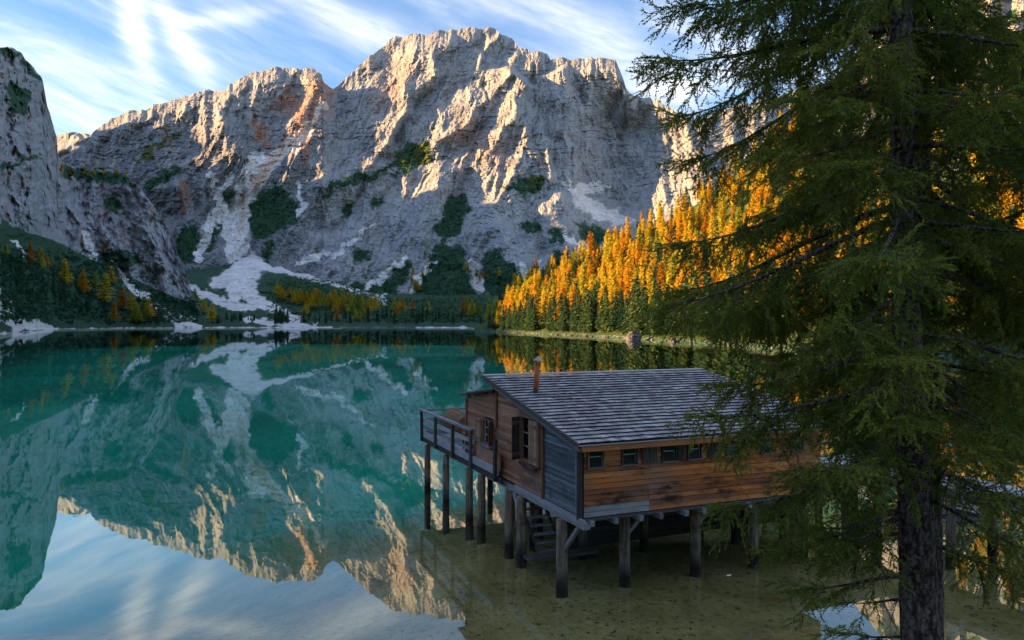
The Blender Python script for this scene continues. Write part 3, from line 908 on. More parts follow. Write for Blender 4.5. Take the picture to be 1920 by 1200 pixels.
# --- larches picked out one by one above the left shore: (px, top row, foot row, where)
LEFT = [(10, 455, 482, 'small rusty larch at the left edge under the cliff'), (57, 452, 499, 'tall olive-gold larch high on the left slope below the cliff'), (75, 462, 509, 'brownish larch beside the olive-gold one high on the left slope'),
        (88, 476, 507, 'short golden larch right of the brownish one on the left slope'), (122, 485, 541, 'large yellow-green larch standing alone on the left slope'), (155, 505, 558, 'bright orange larch right of the large yellow-green one'),
        (178, 510, 542, 'small orange larch half hidden behind the tall forked-looking one'), (197, 512, 574, 'tallest golden larch in the middle of the left slope'), (210, 498, 534, 'faded pinkish larch beside the scree below the buttress'),
        (215, 566, 606, 'orange larch near the water on the left shore'), (230, 538, 582, 'yellow larch left of the scree chute above the left shore'), (248, 548, 589, 'orange larch in the row at the foot of the left slope'),
        (257, 570, 609, 'yellow larch closest to the water on the left shore'), (270, 556, 602, 'orange larch at the right end of the left-shore row'), (279, 560, 600, 'amber larch nearest the scree chute on the left shore'),
        (367, 541, 585, 'orange larch at the foot of the rock buttress'), (382, 561, 589, 'thin orange larch right of the buttress foot'), (398, 568, 606, 'rusty larch by the water left of the white delta'), (197, 448, 474, 'tiny brown larch on a ledge of the left cliff')]
for px, t0, t1, lab in LEFT:
    terr = 'cliff' if px < 330 else 'valley_floor'
    d = surf(terr, px, t1)
    far_tree('larch', ray(px, t1, d), (t1 - t0) / F * d, lab, 'larches on the left shore', random.uniform(1.9, 2.5))
# dark spruces among them
sp_left, bt, hl, um, fs_ = [], [], [], [], []
for k in range(46):
    px = random.uniform(0, 300)
    py = np.interp(px, [0, 300], [500, 580]) + random.uniform(-10, 60)
    py = min(py, 609)
    sp_left += [(py, far_tree('spruce', on_surf('cliff', px, py), random.uniform(10, 22), 'dark spruce among the larches of the left shore', 'spruces on the left shore', 1.5))]
for k in range(14):      # on top of the buttress
    px = random.uniform(112, 240); py = np.interp(px, [110, 232], [314, 328]) + random.uniform(2, 16)
    bt += [far_tree('larch', on_surf('cliff', px, py), random.uniform(9, 15), 'tiny orange larch on top of the left rock buttress', 'larches on the buttress', 2.3)]
# --- head of the lake
n = 0
while n < 90:
    px = random.gauss(610, 65) if n < 62 else random.uniform(490, 915)
    if not 490 < px < 915: continue
    py = np.interp(px, [490, 560, 640, 720, 915], [545, 555, 565, 578, 588]) + abs(random.gauss(0, 14))
    py = min(py, 604)
    hl += [(py, far_tree('larch', on_surf('valley_floor', px, py), random.uniform(19, 31), 'orange larch in the stand at the head of the lake', 'larches at the head of the lake', random.uniform(2.0, 2.7)))]
    n += 1
for k in range(14):
    px = random.uniform(770, 985); py = random.uniform(505, 555)
    um += [far_tree('larch', on_surf('mountain', px, py), random.uniform(20, 34), 'lone orange larch on the dark pine slope under the massif', 'larches under the massif', 2.2)]
for k in range(120):
    px = random.choice([random.uniform(395, 480), random.uniform(560, 915), random.uniform(560, 915), random.uniform(515, 540)])
    py = random.uniform(592, 609) if px > 500 else random.uniform(597, 608)
    fs_ += [(px, far_tree('spruce', on_surf('valley_floor', px, py), random.uniform(13, 25) * (0.6 if px < 500 else 1), 'dark spruce along the far shore at the head of the lake', 'spruces along the far shore', 1.5))]
name_by_place([o for p, o in sp_left if p < 575], '{} dark spruce from the left on the upper left slope')
name_by_place([o for p, o in sp_left if p >= 575], '{} dark spruce from the left low above the left shore')
name_by_place(bt, '{} tiny orange larch from the left on top of the rock buttress')
name_by_place([o for p, o in hl if p < 575], '{} orange larch from the left in the upper stand at the lake head')
name_by_place([o for p, o in hl if p >= 575], '{} orange larch from the left in the lower stand at the lake head')
name_by_place(um, '{} lone orange larch from the left on the dark slope under the massif')
name_by_place([o for p, o in fs_ if p < 550], '{} small dark spruce from the left beside the white delta')
name_by_place([o for p, o in fs_ if p >= 550], '{} dark spruce from the left along the far shore')
# --- the sunlit wood on the right
random.seed(21)
spots = []
pxs_, PY_, DD_ = TERR['forest_slope']
tries = 0
while len(spots) < 330 and tries < 20000:
    tries += 1
    px = random.uniform(915, 1560)
    j = int(np.argmin(np.abs(pxs_ - px)))
    top = PY_[-1, j]; sh = np.interp(px, *zip(*RSH))
    foot = shore_py(sh + 14, 1.5)
    q = random.random() ** 1.0
    py = foot + (top - foot) * q
    X_, Y_, Z_ = on_surf('forest_slope', px, py)
    if any((X_ - a) ** 2 + (Y_ - b) ** 2 < 6.5 ** 2 for a, b, *_ in spots): continue
    spots.append((X_, Y_, Z_, q, px, py))
nl = ns = 0
bands = {}
BN = ('by the water', 'low on the slope', 'halfway up', 'high up', 'on the skyline')
def band(q): return 0 if q < .08 else 1 if q < .3 else 2 if q < .55 else 3 if q < .82 else 4
for X_, Y_, Z_, q, px, py in spots:
    front = q < 0.10
    if (random.random() < (0.30 if front else 0.66)) and nl < 165:
        nl += 1
        bands.setdefault(('golden larch', band(q)), []).append(far_tree('larch', (X_, Y_, Z_), random.choice((random.uniform(15, 24), random.uniform(22, 32), random.uniform(26, 35))) * np.interp(px, [915, 990, 1300, 1560], [.8, 1, .85, .7]), 'golden larch in the sunlit wood on the right slope', 'larches of the right slope', random.uniform(1.5, 2.2)))
    elif ns < 134:
        ns += 1
        bands.setdefault(('dark spruce', band(q)), []).append(far_tree('spruce', (X_, Y_, Z_), random.uniform(18, 29) * np.interp(px, [915, 990, 1300, 1560], [.8, 1, .85, .7]), 'dark green spruce in the wood on the right slope', 'spruces of the right slope', random.uniform(1.15, 1.5)))
for (kd, b_), os_ in bands.items():
    name_by_place(os_, '{} ' + kd + ' from the left ' + BN[b_] + ' in the right wood')
# the rest of that wood, which closes the gaps and runs on behind the near spruces
def wood_mass(name, terr, pts, lib, label, hr):
    VV, FF, TT = [], [], []
    o = 0
    for (X_, Y_, Z_) in pts:
        h, me, _ = lib[random.randrange(len(lib))]
        if me.name not in _cache:
            co = np.empty(len(me.vertices) * 3, np.float32); me.vertices.foreach_get('co', co)
            tn = np.empty(len(me.vertices), np.float32); me.attributes['tone'].data.foreach_get('value', tn)
            _cache[me.name] = (co.reshape(-1, 3), tn)
        co, tn = _cache[me.name]
        k = len(co) // 3
        sel = RNG.random(k) < 0.42
        c = co.reshape(-1, 3, 3)[sel]
        ctr = c.mean(1, keepdims=True)
        c = (ctr + (c - ctr) * 1.5).reshape(-1, 3)
        s = random.uniform(*hr) / h; a = random.uniform(0, 6.28)
        x = c[:, 0] * math.cos(a) - c[:, 1] * math.sin(a); y = c[:, 0] * math.sin(a) + c[:, 1] * math.cos(a)
        VV.append(np.stack([x * s * 1.5 + X_, y * s * 1.5 + Y_, c[:, 2] * s + Z_], -1))
        TT.append(np.clip(np.repeat(tn.reshape(-1, 3)[sel][:, 0], 3) + random.uniform(-.35, .45), 0, 1.4))
    V = np.concatenate(VV)
    o = link(name, mesh_np(name, V, np.arange(len(V)).reshape(-1, 3), lib[0][1].materials[0], False, {'tone': np.concatenate(TT)}))
    tag(o, label, 'wood', kind='stuff')
_cache = {}
def fill(n, x0, x1, q0, q1):
    pts = []
    for _ in range(n):
        px = random.uniform(x0, x1); j = int(np.argmin(np.abs(pxs_ - px)))
        sh = np.interp(px, *zip(*RSH)); foot = shore_py(sh + 14, 1.5)
        py = foot + (PY_[-1, j] - foot) * random.uniform(q0, q1)
        pts.append(on_surf('forest_slope', px, py))
    return pts
wood_mass('larch_wood', 'forest_slope', fill(260, 950, 1500, 0.12, 1.0) + fill(110, 1500, 2000, 0.02, 0.6), LARCH, 'mass of golden larches filling the wood on the right slope', (20, 30))
wood_mass('spruce_wood', 'forest_slope', fill(110, 940, 1500, 0.0, 0.9) + fill(90, 925, 1400, 0.0, 0.02) + fill(120, 1500, 2000, 0.0, 0.7), SPRUCE, 'mass of dark spruces filling the wood on the right slope', (15, 26))

# dwarf pine: low bushes over the slopes, too many to count
def scrub(name, terr, boxes, n, size, label):
    V, T = [], []
    for _ in range(n):
        x0, x1, y0, y1 = random.choice(boxes)
        px, py = random.uniform(x0, x1), random.uniform(y0, y1)
        pxs, PY, DD = TERR[terr]
        j = int(np.argmin(np.abs(pxs - px)))
        if not (PY[-1, j] < py < PY[0, j] - 4): continue
        d = surf(terr, px, py)
        X_, Y_, Z_ = ray(px, py, d)
        if Z_ < 2.5: continue
        s = random.uniform(*size)
        t0 = random.random()
        for k in range(7):
            a = random.uniform(0, 6.28); e = random.uniform(.2, 1.1)
            c = np.array([X_, Y_, Z_]) + s * 0.5 * np.array([math.cos(a) * math.cos(e), math.sin(a) * math.cos(e), math.sin(e)])
            for q in range(3):
                V.append(c + s * 0.42 * np.array([random.gauss(0, .8), random.gauss(0, .8), random.gauss(0.1, .6)]))
            T += [np.clip(t0 + random.gauss(0, .2), 0, 1)] * 3
    V = np.array(V)
    o = link(name, mesh_np(name, V, np.arange(len(V)).reshape(-1, 3), M_SPRUCE, False, {'tone': np.array(T)}))
    tag(o, label, 'shrubs', kind='stuff')
scrub('dwarf_pine', 'cliff', [(0, 300, 470, 608), (0, 200, 480, 600), (250, 370, 560, 606)], 3000, (2.5, 6), 'dwarf pine scrub covering the left slope')
scrub('dwarf_pine', 'valley_floor', [(500, 920, 525, 605), (520, 720, 520, 570), (720, 920, 560, 605)], 3000, (3, 7), 'dwarf pine scrub on the flats at the head of the lake')

def slope_scrub():
    pxs, PY, DD = TERR['mountain']; G = MASK['mountain']
    ii, jj = np.nonzero((G > 0.5) & (PY > 290) & (PY < 575) & (np.repeat(pxs[None], len(PY), 0) < 1170))
    V, T = [], []
    for q in RNG.integers(0, len(ii), 3600):
        i, j = ii[q], jj[q]
        c0 = np.array(ray(pxs[j], PY[i, j], DD[i, j]))
        s = RNG.uniform(5, 11); t0 = RNG.random() * .8
        for k in range(6):
            c = c0 + s * np.array([RNG.normal(0, .45), RNG.normal(0, .45), abs(RNG.normal(.25, .25))])
            V += [c + s * np.array([RNG.normal(0, .28), RNG.normal(0, .28), RNG.normal(.05, .3)]) for _ in range(3)]
            T += [np.clip(t0 + RNG.normal(0, .15), 0, 1)] * 3
    V = np.array(V)
    o = link('dwarf_pine', mesh_np('dwarf_pine', V, np.arange(len(V)).reshape(-1, 3), M_SPRUCE, False, {'tone': np.array(T)}))
    tag(o, 'dark dwarf pine thickets on the lower face of the massif', 'shrubs', kind='stuff')
slope_scrub()

# --- boulders and stones at the water's edge of the wood
M_STONE = rock_mat('boulder_stone', (0.45, 0.47, 0.53), 60.0)
def boulder(px, d, w, h, seed, label, group=None):
    bm_v = []
    n1, n2 = 14, 10
    for i in range(n2 + 1):
        th = math.pi * i / n2
        for j in range(n1):
            ph = 2 * math.pi * j / n1
            bm_v.append((math.sin(th) * math.cos(ph), math.sin(th) * math.sin(ph), math.cos(th)))
    P = np.array(bm_v)
    r_ = 1 + 0.36 * fbm(P[:, 0] * 1.4 + seed, P[:, 1] * 1.4 + P[:, 2] * 1.7, 4, seed)
    P = np.sign(P) * np.abs(P) ** 0.8 * r_[:, None] * np.array([w / 2, w / 2.4, h * 0.62])
    fs = [(i * n1 + j, i * n1 + (j + 1) % n1, (i + 1) * n1 + (j + 1) % n1, (i + 1) * n1 + j) for i in range(n2) for j in range(n1)]
    z = np.zeros(len(P))
    me = mesh_np('boulder', P, fs, M_STONE, False, {'green': z, 'scree': z, 'grass': z, 'rust': z + .15, 'streak': z})
    o = link('boulder', me, None, ((px - CX) / F * d, d, 0.25 * h), (0, 0, random.random()))
    tag(o, label, 'boulder', group)
    return o
boulder(1189, 318, 6.0, 3.9, 8, 'big pale grey boulder at the water below the golden wood')
boulder(1262, 288, 2.8, 1.8, 5, 'second grey boulder half hidden behind the near spruce tips')
stones = []
for k in range(26):
    px = random.uniform(935, 1180)
    d = float(np.interp(px, *zip(*RSH))) + random.uniform(-2, 7)
    stones += [boulder(px, d, random.uniform(.7, 2.2), random.uniform(.5, 1.1), 10 + k, 'small pale stone on the strip of shore below the golden wood', 'stones along the right shore')]
name_by_place(stones, '{} small pale stone from the left on the shore below the wood')
# ------------------------------------------------------------------ wood materials
def wood(name, stops, grain=(1.2, 14.0, 14.0), rough=0.75, weather=None, wamt=0.5, wscale=0.6, stain=0.35, axis='X'):
    m, t, out = mat_new(name)
    tc = t.n('ShaderNodeTexCoord').outputs['Object']
    pos = t.n('ShaderNodeNewGeometry').outputs['Position']
    rnd = t.n('ShaderNodeObjectInfo').outputs['Random']
    off = t.comb(t.math('MULTIPLY', rnd, 37.0), t.math('MULTIPLY', rnd, 91.0), t.math('MULTIPLY', rnd, 53.0))
    gsc = {'X': grain, 'Y': (grain[1], grain[0], grain[2]), 'Z': (grain[1], grain[2], grain[0])}[axis]
    p = t.vmath('ADD', t.vmath('MULTIPLY', tc, gsc), off)
    g1 = t.noise(p, 1.0, 5, 0.65, 0.4)
    g2 = t.noise(p, 4.0, 4, 0.7)
    f = t.math('ADD', t.math('MULTIPLY', g1, 0.62), t.math('MULTIPLY', rnd, 0.38))
    c = t.ramp(f, stops)
    c = t.mix(t.rng(g2, 0.55, 0.75, 0.0, 0.55), c, t.mix(0.7, c, (0.02, 0.014, 0.01, 1)))
    n3 = t.noise(pos, wscale, 4, 0.62)
    if weather:
        c = t.mix(t.rng(n3, 0.45, 0.68, 0.0, wamt), c, t.mix(g1, weather, tuple(0.55 * q for q in weather[:3]) + (1,)))
    st = t.noise(t.vmath('MULTIPLY', pos, (1.1, 1.1, 2.6)), 1.0, 5, 0.65)
    c = t.mix(t.rng(st, 0.50, 0.68, 0.0, stain), c, (0.022, 0.015, 0.011, 1))
    principled(t, out, c, rough, t.bump(t.math('ADD', g1, t.math('MULTIPLY', g2, 0.5)), 0.55, 0.012), spec=0.18)
    return m
M_ORANGE = wood('planks_orange', [(0.25, (0.20, 0.055, 0.018)), (0.42, (0.42, 0.125, 0.032)), (0.60, (0.66, 0.195, 0.045)), (0.8, (0.72, 0.30, 0.10))], weather=(0.26, 0.205, 0.18, 1), wamt=0.5, stain=0.92)
M_BROWN = wood('planks_brown', [(0.25, (0.18, 0.075, 0.040)), (0.45, (0.34, 0.15, 0.08)), (0.65, (0.47, 0.23, 0.13)), (0.85, (0.52, 0.31, 0.21))], weather=(0.22, 0.19, 0.20, 1), wamt=0.55, stain=0.35, axis='Y')
M_GREYPL = wood('planks_grey', [(0.25, (0.048, 0.058, 0.067)), (0.5, (0.136, 0.152, 0.173)), (0.72, (0.272, 0.296, 0.320)), (0.9, (0.384, 0.352, 0.304))], weather=(0.09, 0.07, 0.05, 1), wamt=0.35, stain=0.6, axis='Y')
M_WGREY = wood('boards_weathered', [(0.25, (0.136, 0.115, 0.106)), (0.5, (0.264, 0.232, 0.224)), (0.75, (0.416, 0.376, 0.368))], stain=0.35)
M_WGREYY = wood('beams_weathered', [(0.25, (0.120, 0.106, 0.102)), (0.5, (0.240, 0.219, 0.219)), (0.75, (0.400, 0.371, 0.376))], stain=0.35, axis='Y')
M_RAIL = wood('rail_silver', [(0.25, (0.168, 0.160, 0.168)), (0.5, (0.304, 0.296, 0.312)), (0.8, (0.480, 0.464, 0.480))], stain=0.25, axis='Y')
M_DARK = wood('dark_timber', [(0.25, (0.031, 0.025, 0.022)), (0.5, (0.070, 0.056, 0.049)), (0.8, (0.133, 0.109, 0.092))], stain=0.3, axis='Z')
M_TRIM = wood('trim_brown', [(0.25, (0.120, 0.058, 0.032)), (0.5, (0.240, 0.120, 0.064)), (0.8, (0.368, 0.200, 0.112))], stain=0.3, axis='Z')
M_FASCIA = wood('fascia_orange', [(0.25, (0.30, 0.095, 0.034)), (0.5, (0.48, 0.17, 0.065)), (0.8, (0.60, 0.26, 0.12))], stain=0.3)
M_SHUT = wood('shutter_wood', [(0.25, (0.160, 0.080, 0.042)), (0.5, (0.320, 0.168, 0.088)), (0.8, (0.480, 0.304, 0.192))], stain=0.25, axis='Z')
M_DECK = wood('deck_boards', [(0.25, (0.320, 0.280, 0.272)), (0.5, (0.496, 0.456, 0.456)), (0.8, (0.672, 0.640, 0.640))], stain=0.2)
M_BOAT = wood('boat_wood', [(0.25, (0.11, 0.055, 0.026)), (0.5, (0.22, 0.115, 0.052)), (0.8, (0.32, 0.19, 0.10))], stain=0.25, axis='Y')
M_REDW = wood('bench_wood', [(0.25, (0.352, 0.144, 0.080)), (0.5, (0.576, 0.272, 0.160)), (0.8, (0.720, 0.432, 0.304))], stain=0.12)
def shingle_mat():
    m, t, out = mat_new('roof_shingle')
    pos = t.n('ShaderNodeNewGeometry').outputs['Position']
    tc = t.n('ShaderNodeTexCoord').outputs['Object']
    rnd = t.math('ADD', t.n('ShaderNodeObjectInfo').outputs['Random'], t.attr('tone'))
    off = t.comb(t.math('MULTIPLY', rnd, 31.0), t.math('MULTIPLY', rnd, 17.0), 0.0)
    g = t.noise(t.vmath('ADD', t.vmath('MULTIPLY', tc, (26.0, 3.0, 10.0)), off), 1.0, 4, 0.65)
    f = t.math('ADD', t.math('MULTIPLY', g, 0.5), t.math('MULTIPLY', t.math('FRACT', rnd), 0.5))
    c = t.ramp(f, [(0.15, (0.15, 0.120, 0.115)), (0.42, (0.29, 0.240, 0.232)), (0.65, (0.42, 0.362, 0.35)), (0.9, (0.62, 0.56, 0.535))])
    big = t.noise(pos, 0.7, 4, 0.6)
    c = t.mix(t.rng(big, 0.50, 0.72, 0.0, 0.35), c, (0.13, 0.11, 0.125, 1))
    principled(t, out, c, 0.62, t.bump(g, 0.5, 0.012), spec=0.35)
    return m
M_SHINGLE = shingle_mat()
M_SHEND = None
def post_mat():
    m, t, out = mat_new('pile_timber')
    pos = t.n('ShaderNodeNewGeometry').outputs['Position']
    x, y, z = t.sep(pos)
    p = t.comb(t.math('MULTIPLY', x, 16.0), t.math('MULTIPLY', y, 16.0), t.math('MULTIPLY', z, 1.1))
    g = t.noise(p, 1.0, 5, 0.65, 0.5)
    b = t.noise(pos, 2.3, 4, 0.65)
    c = t.ramp(g, [(0.3, (0.07, 0.05, 0.037)), (0.5, (0.23, 0.165, 0.115)), (0.72, (0.42, 0.32, 0.23))])
    c = t.mix(t.rng(b, 0.48, 0.66, 0.0, 0.8), c, (0.085, 0.06, 0.045, 1))
    wet = t.rng(t.math('ADD', z, t.math('MULTIPLY', t.math('SUBTRACT', b, 0.5), 0.9)), 0.0, 0.55)      # stained and soaked at the waterline
    c = t.mix(wet, (0.030, 0.023, 0.018, 1), c)
    principled(t, out, c, 0.85, t.bump(t.math('ADD', g, b), 0.7, 0.03), spec=0.15)
    return m
M_PILE = post_mat()
def plain(name, col, rough=0.6, spec=0.3, metal=0.0, nscale=6.0, var=0.4):
    m, t, out = mat_new(name)
    pos = t.n('ShaderNodeNewGeometry').outputs['Position']
    n = t.noise(pos, nscale, 4, 0.6)
    c = t.mix(n, (*[q * (1 - var) for q in col], 1), (*[q * (1 + var) for q in col], 1))
    principled(t, out, c, rough, t.bump(n, 0.2, 0.01), spec=spec, Metallic=metal)
    return m
M_RUST = plain('rusty_pipe', (0.48, 0.13, 0.045), 0.65, nscale=9, var=0.6)
M_SOOT = plain('sooty_metal', (0.035, 0.030, 0.030), 0.6)
M_ZINC = plain('zinc_cap', (0.30, 0.31, 0.33), 0.42, 0.5, 0.6, 9, .3)
M_BUTTSHADE = plain('shingle_butt_shade', (0.045, 0.038, 0.038), 0.9, .1)  # end grain, painted darker to stand for shadow lines between the courses
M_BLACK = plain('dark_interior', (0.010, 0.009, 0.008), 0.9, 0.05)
M_FRAME = plain('window_frame_wood', (0.17, 0.13, 0.10), 0.7, var=.5)
M_PALEF = plain('pale_sash', (0.36, 0.37, 0.36), 0.6)
def glass_mat():
    m, t, out = mat_new('window_glass')
    p = t.n('ShaderNodeBsdfPrincipled')
    p.inputs['Base Color'].default_value = (0.02, 0.024, 0.024, 1)
    p.inputs['Roughness'].default_value = 0.06
    p.inputs['Specular IOR Level'].default_value = 0.45
    pos = t.n('ShaderNodeNewGeometry').outputs['Position']
    t.put(p.inputs['Normal'], t.bump(t.noise(pos, 3.0, 2), 0.15, 0.02))
    t.t.links.new(p.outputs[0], out.inputs[0])
    return m
M_GLASS = glass_mat()

# ------------------------------------------------------------------ the boathouse
# local frame: x along the eave (to the right), y along the gable wall (towards the lake), z from the water
HO = (1.82, 20.1, 0.0)
HA = R(22.5)
H = empty('boathouse', HO, HA)
tag(H, 'weathered wooden boathouse on piles with a shingle roof', 'boathouse')
LEN, T_RIDGE, T_WALL, T_LEAN, T_END = 8.75, 7.05, 6.27, 9.57, 15.0
Z0, ZE = 2.12, 4.02                       # foot of the boarding, underside of the eave
def roof_z(t_):                            # top of the roof boarding
    return 4.20 + (5.55 - 4.20) * (t_ + 0.30) / (T_RIDGE + 0.30)
def lean_z(t_):
    return 5.13 - 0.135 * (t_ - T_WALL)
def cuts(a, b, holes):
    segs = [(a, b)]
    for h0, h1 in holes:
        nx = []
        for s0, s1 in segs:
            if h1 <= s0 or h0 >= s1: nx.append((s0, s1)); continue
            if h0 - s0 > 0.06: nx.append((s0, h0))
            if s1 - h1 > 0.06: nx.append((h1, s1))
        segs = nx
    return segs
rj = lambda a: random.uniform(-a, a)
random.seed(33)

# --- eave-side wall facing the camera (y = 0)
EW = [(a, b, 3.50, 4.02) for a, b in ((0.32, 0.84), (1.40, 1.93), (2.74, 3.24), (3.62, 4.12), (5.0, 5.5), (6.3, 6.8), (7.5, 8.0))]
m = MB()
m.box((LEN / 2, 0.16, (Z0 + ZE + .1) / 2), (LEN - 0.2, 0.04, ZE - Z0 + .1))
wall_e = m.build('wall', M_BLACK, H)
tag(wall_e, 'orange-brown boarded wall under the eave')
rows = 13
ph = (ZE + 0.08 - Z0) / rows
for r_ in range(rows):
    z = Z0 + ph * (r_ + 0.5)
    holes = [(a - .02, b + .02) for a, b, c, d in EW if z + ph * .4 > c and z - ph * .4 < d]
    joints = [2.32, 5.55]
    if r_ >= 2:
        joints = [2.32 + rj(.02) if r_ < 9 else 2.32 + rj(.5), 5.55 + rj(.4)]
    edges = [0.0] + joints + [LEN]
    for a, b in zip(edges[:-1], edges[1:]):
        for s0, s1 in cuts(a + .003, b - .003, holes):
            mat = M_WGREY if (r_ < 2 and s1 < 2.5) or (r_ == 2 and s1 < 2.5 and False) else M_ORANGE
            box('plank', mat, wall_e, ((s0 + s1) / 2, 0.095 + rj(.004), z + rj(.004)), (s1 - s0, 0.030, ph - 0.012), (R(-9.5 + rj(1.5)), R(rj(.12)), 0))
# windows of that wall
for i, (a, b, c, d) in enumerate(EW):
    w = empty('window', ((a + b) / 2, 0.09, (c + d) / 2), 0, H)
    ww, hh = b - a, d - c
    link('pane', (lambda q: (q.box((0, 0.035, 0), (ww - .04, .012, hh - .04)), q.mesh('pane', M_GLASS))[1])(MB()), w)
    f = MB()
    for sx in (-1, 1): f.box((sx * (ww / 2 - .015), -0.005, 0), (.05, .09, hh))
    f.box((0, -0.005, hh / 2 - .02), (ww - .08, .085, .045))
    f.build('frame', M_DARK if i else M_TRIM, w)
    g = MB(); g.box((0, .018, .02), (ww - .09, .02, .030)); g.box((ww / 2 - .055, .018, 0), (.026, .022, hh - .06)); g.build('glazing_bar', M_PALEF, w)
    s_ = MB(); s_.box((0, -0.045, -hh / 2 - .012), (ww + .04, .13, .040)); s_.build('sill', M_FRAME, w)
for a, b in ((2.05, 2.55), (3.28, 3.52), (4.3, 4.8)):                    # dark wooden shutters folded back on the wall
    sh_ = MB()
    k = int((b - a) / .12)
    for q in range(k): sh_.box((a + (q + .5) * (b - a) / k, 0.040, 3.76), ((b - a) / k - .008, .022, .54))
    sh_.box(((a + b) / 2, 0.030, 3.94), (b - a - .03, .018, .05)); sh_.box(((a + b) / 2, 0.030, 3.66), (b - a - .03, .018, .05))
    sh_.build('shutter', M_DARK, H)

# --- gable wall (x = 0)
GW = {'large': (2.62, 4.10, 3.08, 4.52), 'small': (6.68, 7.56, 3.10, 4.00)}
def gable_wall(name, mat, t0, t1, top, ph, label, joints, lap=-5.0, zb=Z0):
    m = MB()
    zt0, zt1 = top(t0), top(t1)
    zmin = zb
    vs = []
    for x in (0.13, 0.17):
        vs += [(x, t0 + .02, zmin + .02), (x, t1 - .02, zmin + .02), (x, t1 - .02, zt1 - .03), (x, t0 + .02, zt0 - .03)]
    m.add(vs, [(0, 1, 2, 3), (7, 6, 5, 4), (0, 4, 5, 1), (1, 5, 6, 2), (2, 6, 7, 3), (3, 7, 4, 0)])
    w = m.build('wall', M_BLACK, H)
    tag(w, label)
    z = zb + ph / 2
    while z < max(zt0, zt1) - 0.02:
        # length of the row under the sloping roof
        def ok(t_): return top(t_) > z - ph * .1
        a, b = t0, t1
        if not ok(a): a = t0 + (z - ph * .1 - zt0) / (zt1 - zt0) * (t1 - t0)
        if not ok(b): b = t0 + (z - ph * .1 - zt0) / (zt1 - zt0) * (t1 - t0)
        if b - a < .1: break
        holes = [(h0, h1) for h0, h1, c, d in GW.values() if z + ph * .4 > c and z - ph * .4 < d]
        ed = [a] + [j + rj(.5) for j in joints if a + .8 < j < b - .8] + [b]
        for e0, e1 in zip(ed[:-1], ed[1:]):
            for s0, s1 in cuts(e0 + .002, e1 - .002, holes):
                if s1 - s0 < .05: continue
                m2 = box('plank', mat, w, (0.085 + rj(.004), (s0 + s1) / 2, z + rj(.003)), (.024, s1 - s0, ph - .008), (R(rj(.12)), R(-lap + rj(1)), 0))
        z += ph
    return w
gable_wall('wall', M_GREYPL, 0.0, 2.36, lambda t_: roof_z(t_) - .10, 0.078, 'silver-grey boarded end of the gable wall', [])
gable_wall('wall', M_BROWN, 2.44, T_WALL, lambda t_: roof_z(t_) - .10, 0.105, 'brown boarded middle of the gable wall', [4.4], -3.0, 2.16)
gable_wall('wall', M_BROWN, T_WALL, T_LEAN, lambda t_: lean_z(t_) - .06, 0.105, 'brown boarded lakeward end of the gable wall', [], -3.0, 2.16)
# corner boards and posts of the gable
box('corner_board', M_DARK, H, (0.045, 0.035, (Z0 + 4.05) / 2 - .02), (.13, .11, 4.05 - Z0 + .02))
box('trim_board', M_RAIL, H, (0.02, 0.16, (Z0 + 4.1) / 2), (.035, .055, 4.1 - Z0))
box('trim_board', M_TRIM, H, (0.035, 2.40, (1.95 + 4.55) / 2), (.07, .11, 2.62))
box('trim_board', M_TRIM, H, (0.03, T_WALL, 4.55), (.06, .10, 1.45))
box('corner_board', M_TRIM, H, (0.05, T_LEAN - .02, (Z0 + 4.55) / 2), (.10, .10, 4.55 - Z0))
# large opening with one leaf folded in
w = empty('window', (0.0, 3.36, 3.80), 0, H)
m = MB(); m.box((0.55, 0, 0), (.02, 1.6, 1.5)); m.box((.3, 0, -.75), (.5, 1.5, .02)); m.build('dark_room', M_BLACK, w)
m = MB()
for t_ in (-.70, .70): m.box((.04, t_, 0), (.14, .09, 1.50))
m.box((.04, 0, .72), (.135, 1.32, .09)); m.box((.04, 0, -.70), (.135, 1.32, .07)); m.box((-.01, 0, .84), (.06, 1.62, .12))
m.build('frame', M_TRIM, w)
m = MB()
for t_ in (-.22, .10): m.box((.06, t_, 0), (.028, .028, 1.34))
for z_ in (-.25, .18): m.box((.06, -.06, z_), (.022, 1.15, .022))
m.build('bar', M_PALEF, w)
def shutter(parent, hinge, width, height, ang, mat):
    sh_ = empty('shutter', hinge, ang, parent)
    k = 3
    for q in range(k):
        box('board', mat, sh_, (0, (q + .5) * width / k, 0), (.024, width / k - .008, height))
    for z_ in (-.36, .36):
        box('batten', M_FRAME, sh_, (-.024, width / 2, z_ * height), (.022, width - .04, .11))
    return sh_
shutter(w, (-.035, -.66, -.02), .50, 1.36, R(6), M_SHUT)
shutter(w, (-.03, .70, -.02), .34, 1.38, R(112), M_DARK)
m = MB()
m.tube([(-.05, -.66 + 1.32 * k / 8, -.80 - .10 * math.sin(math.pi * k / 8)) for k in range(9)], .045, 6); m.build('sill', M_DARK, w, smooth=True)
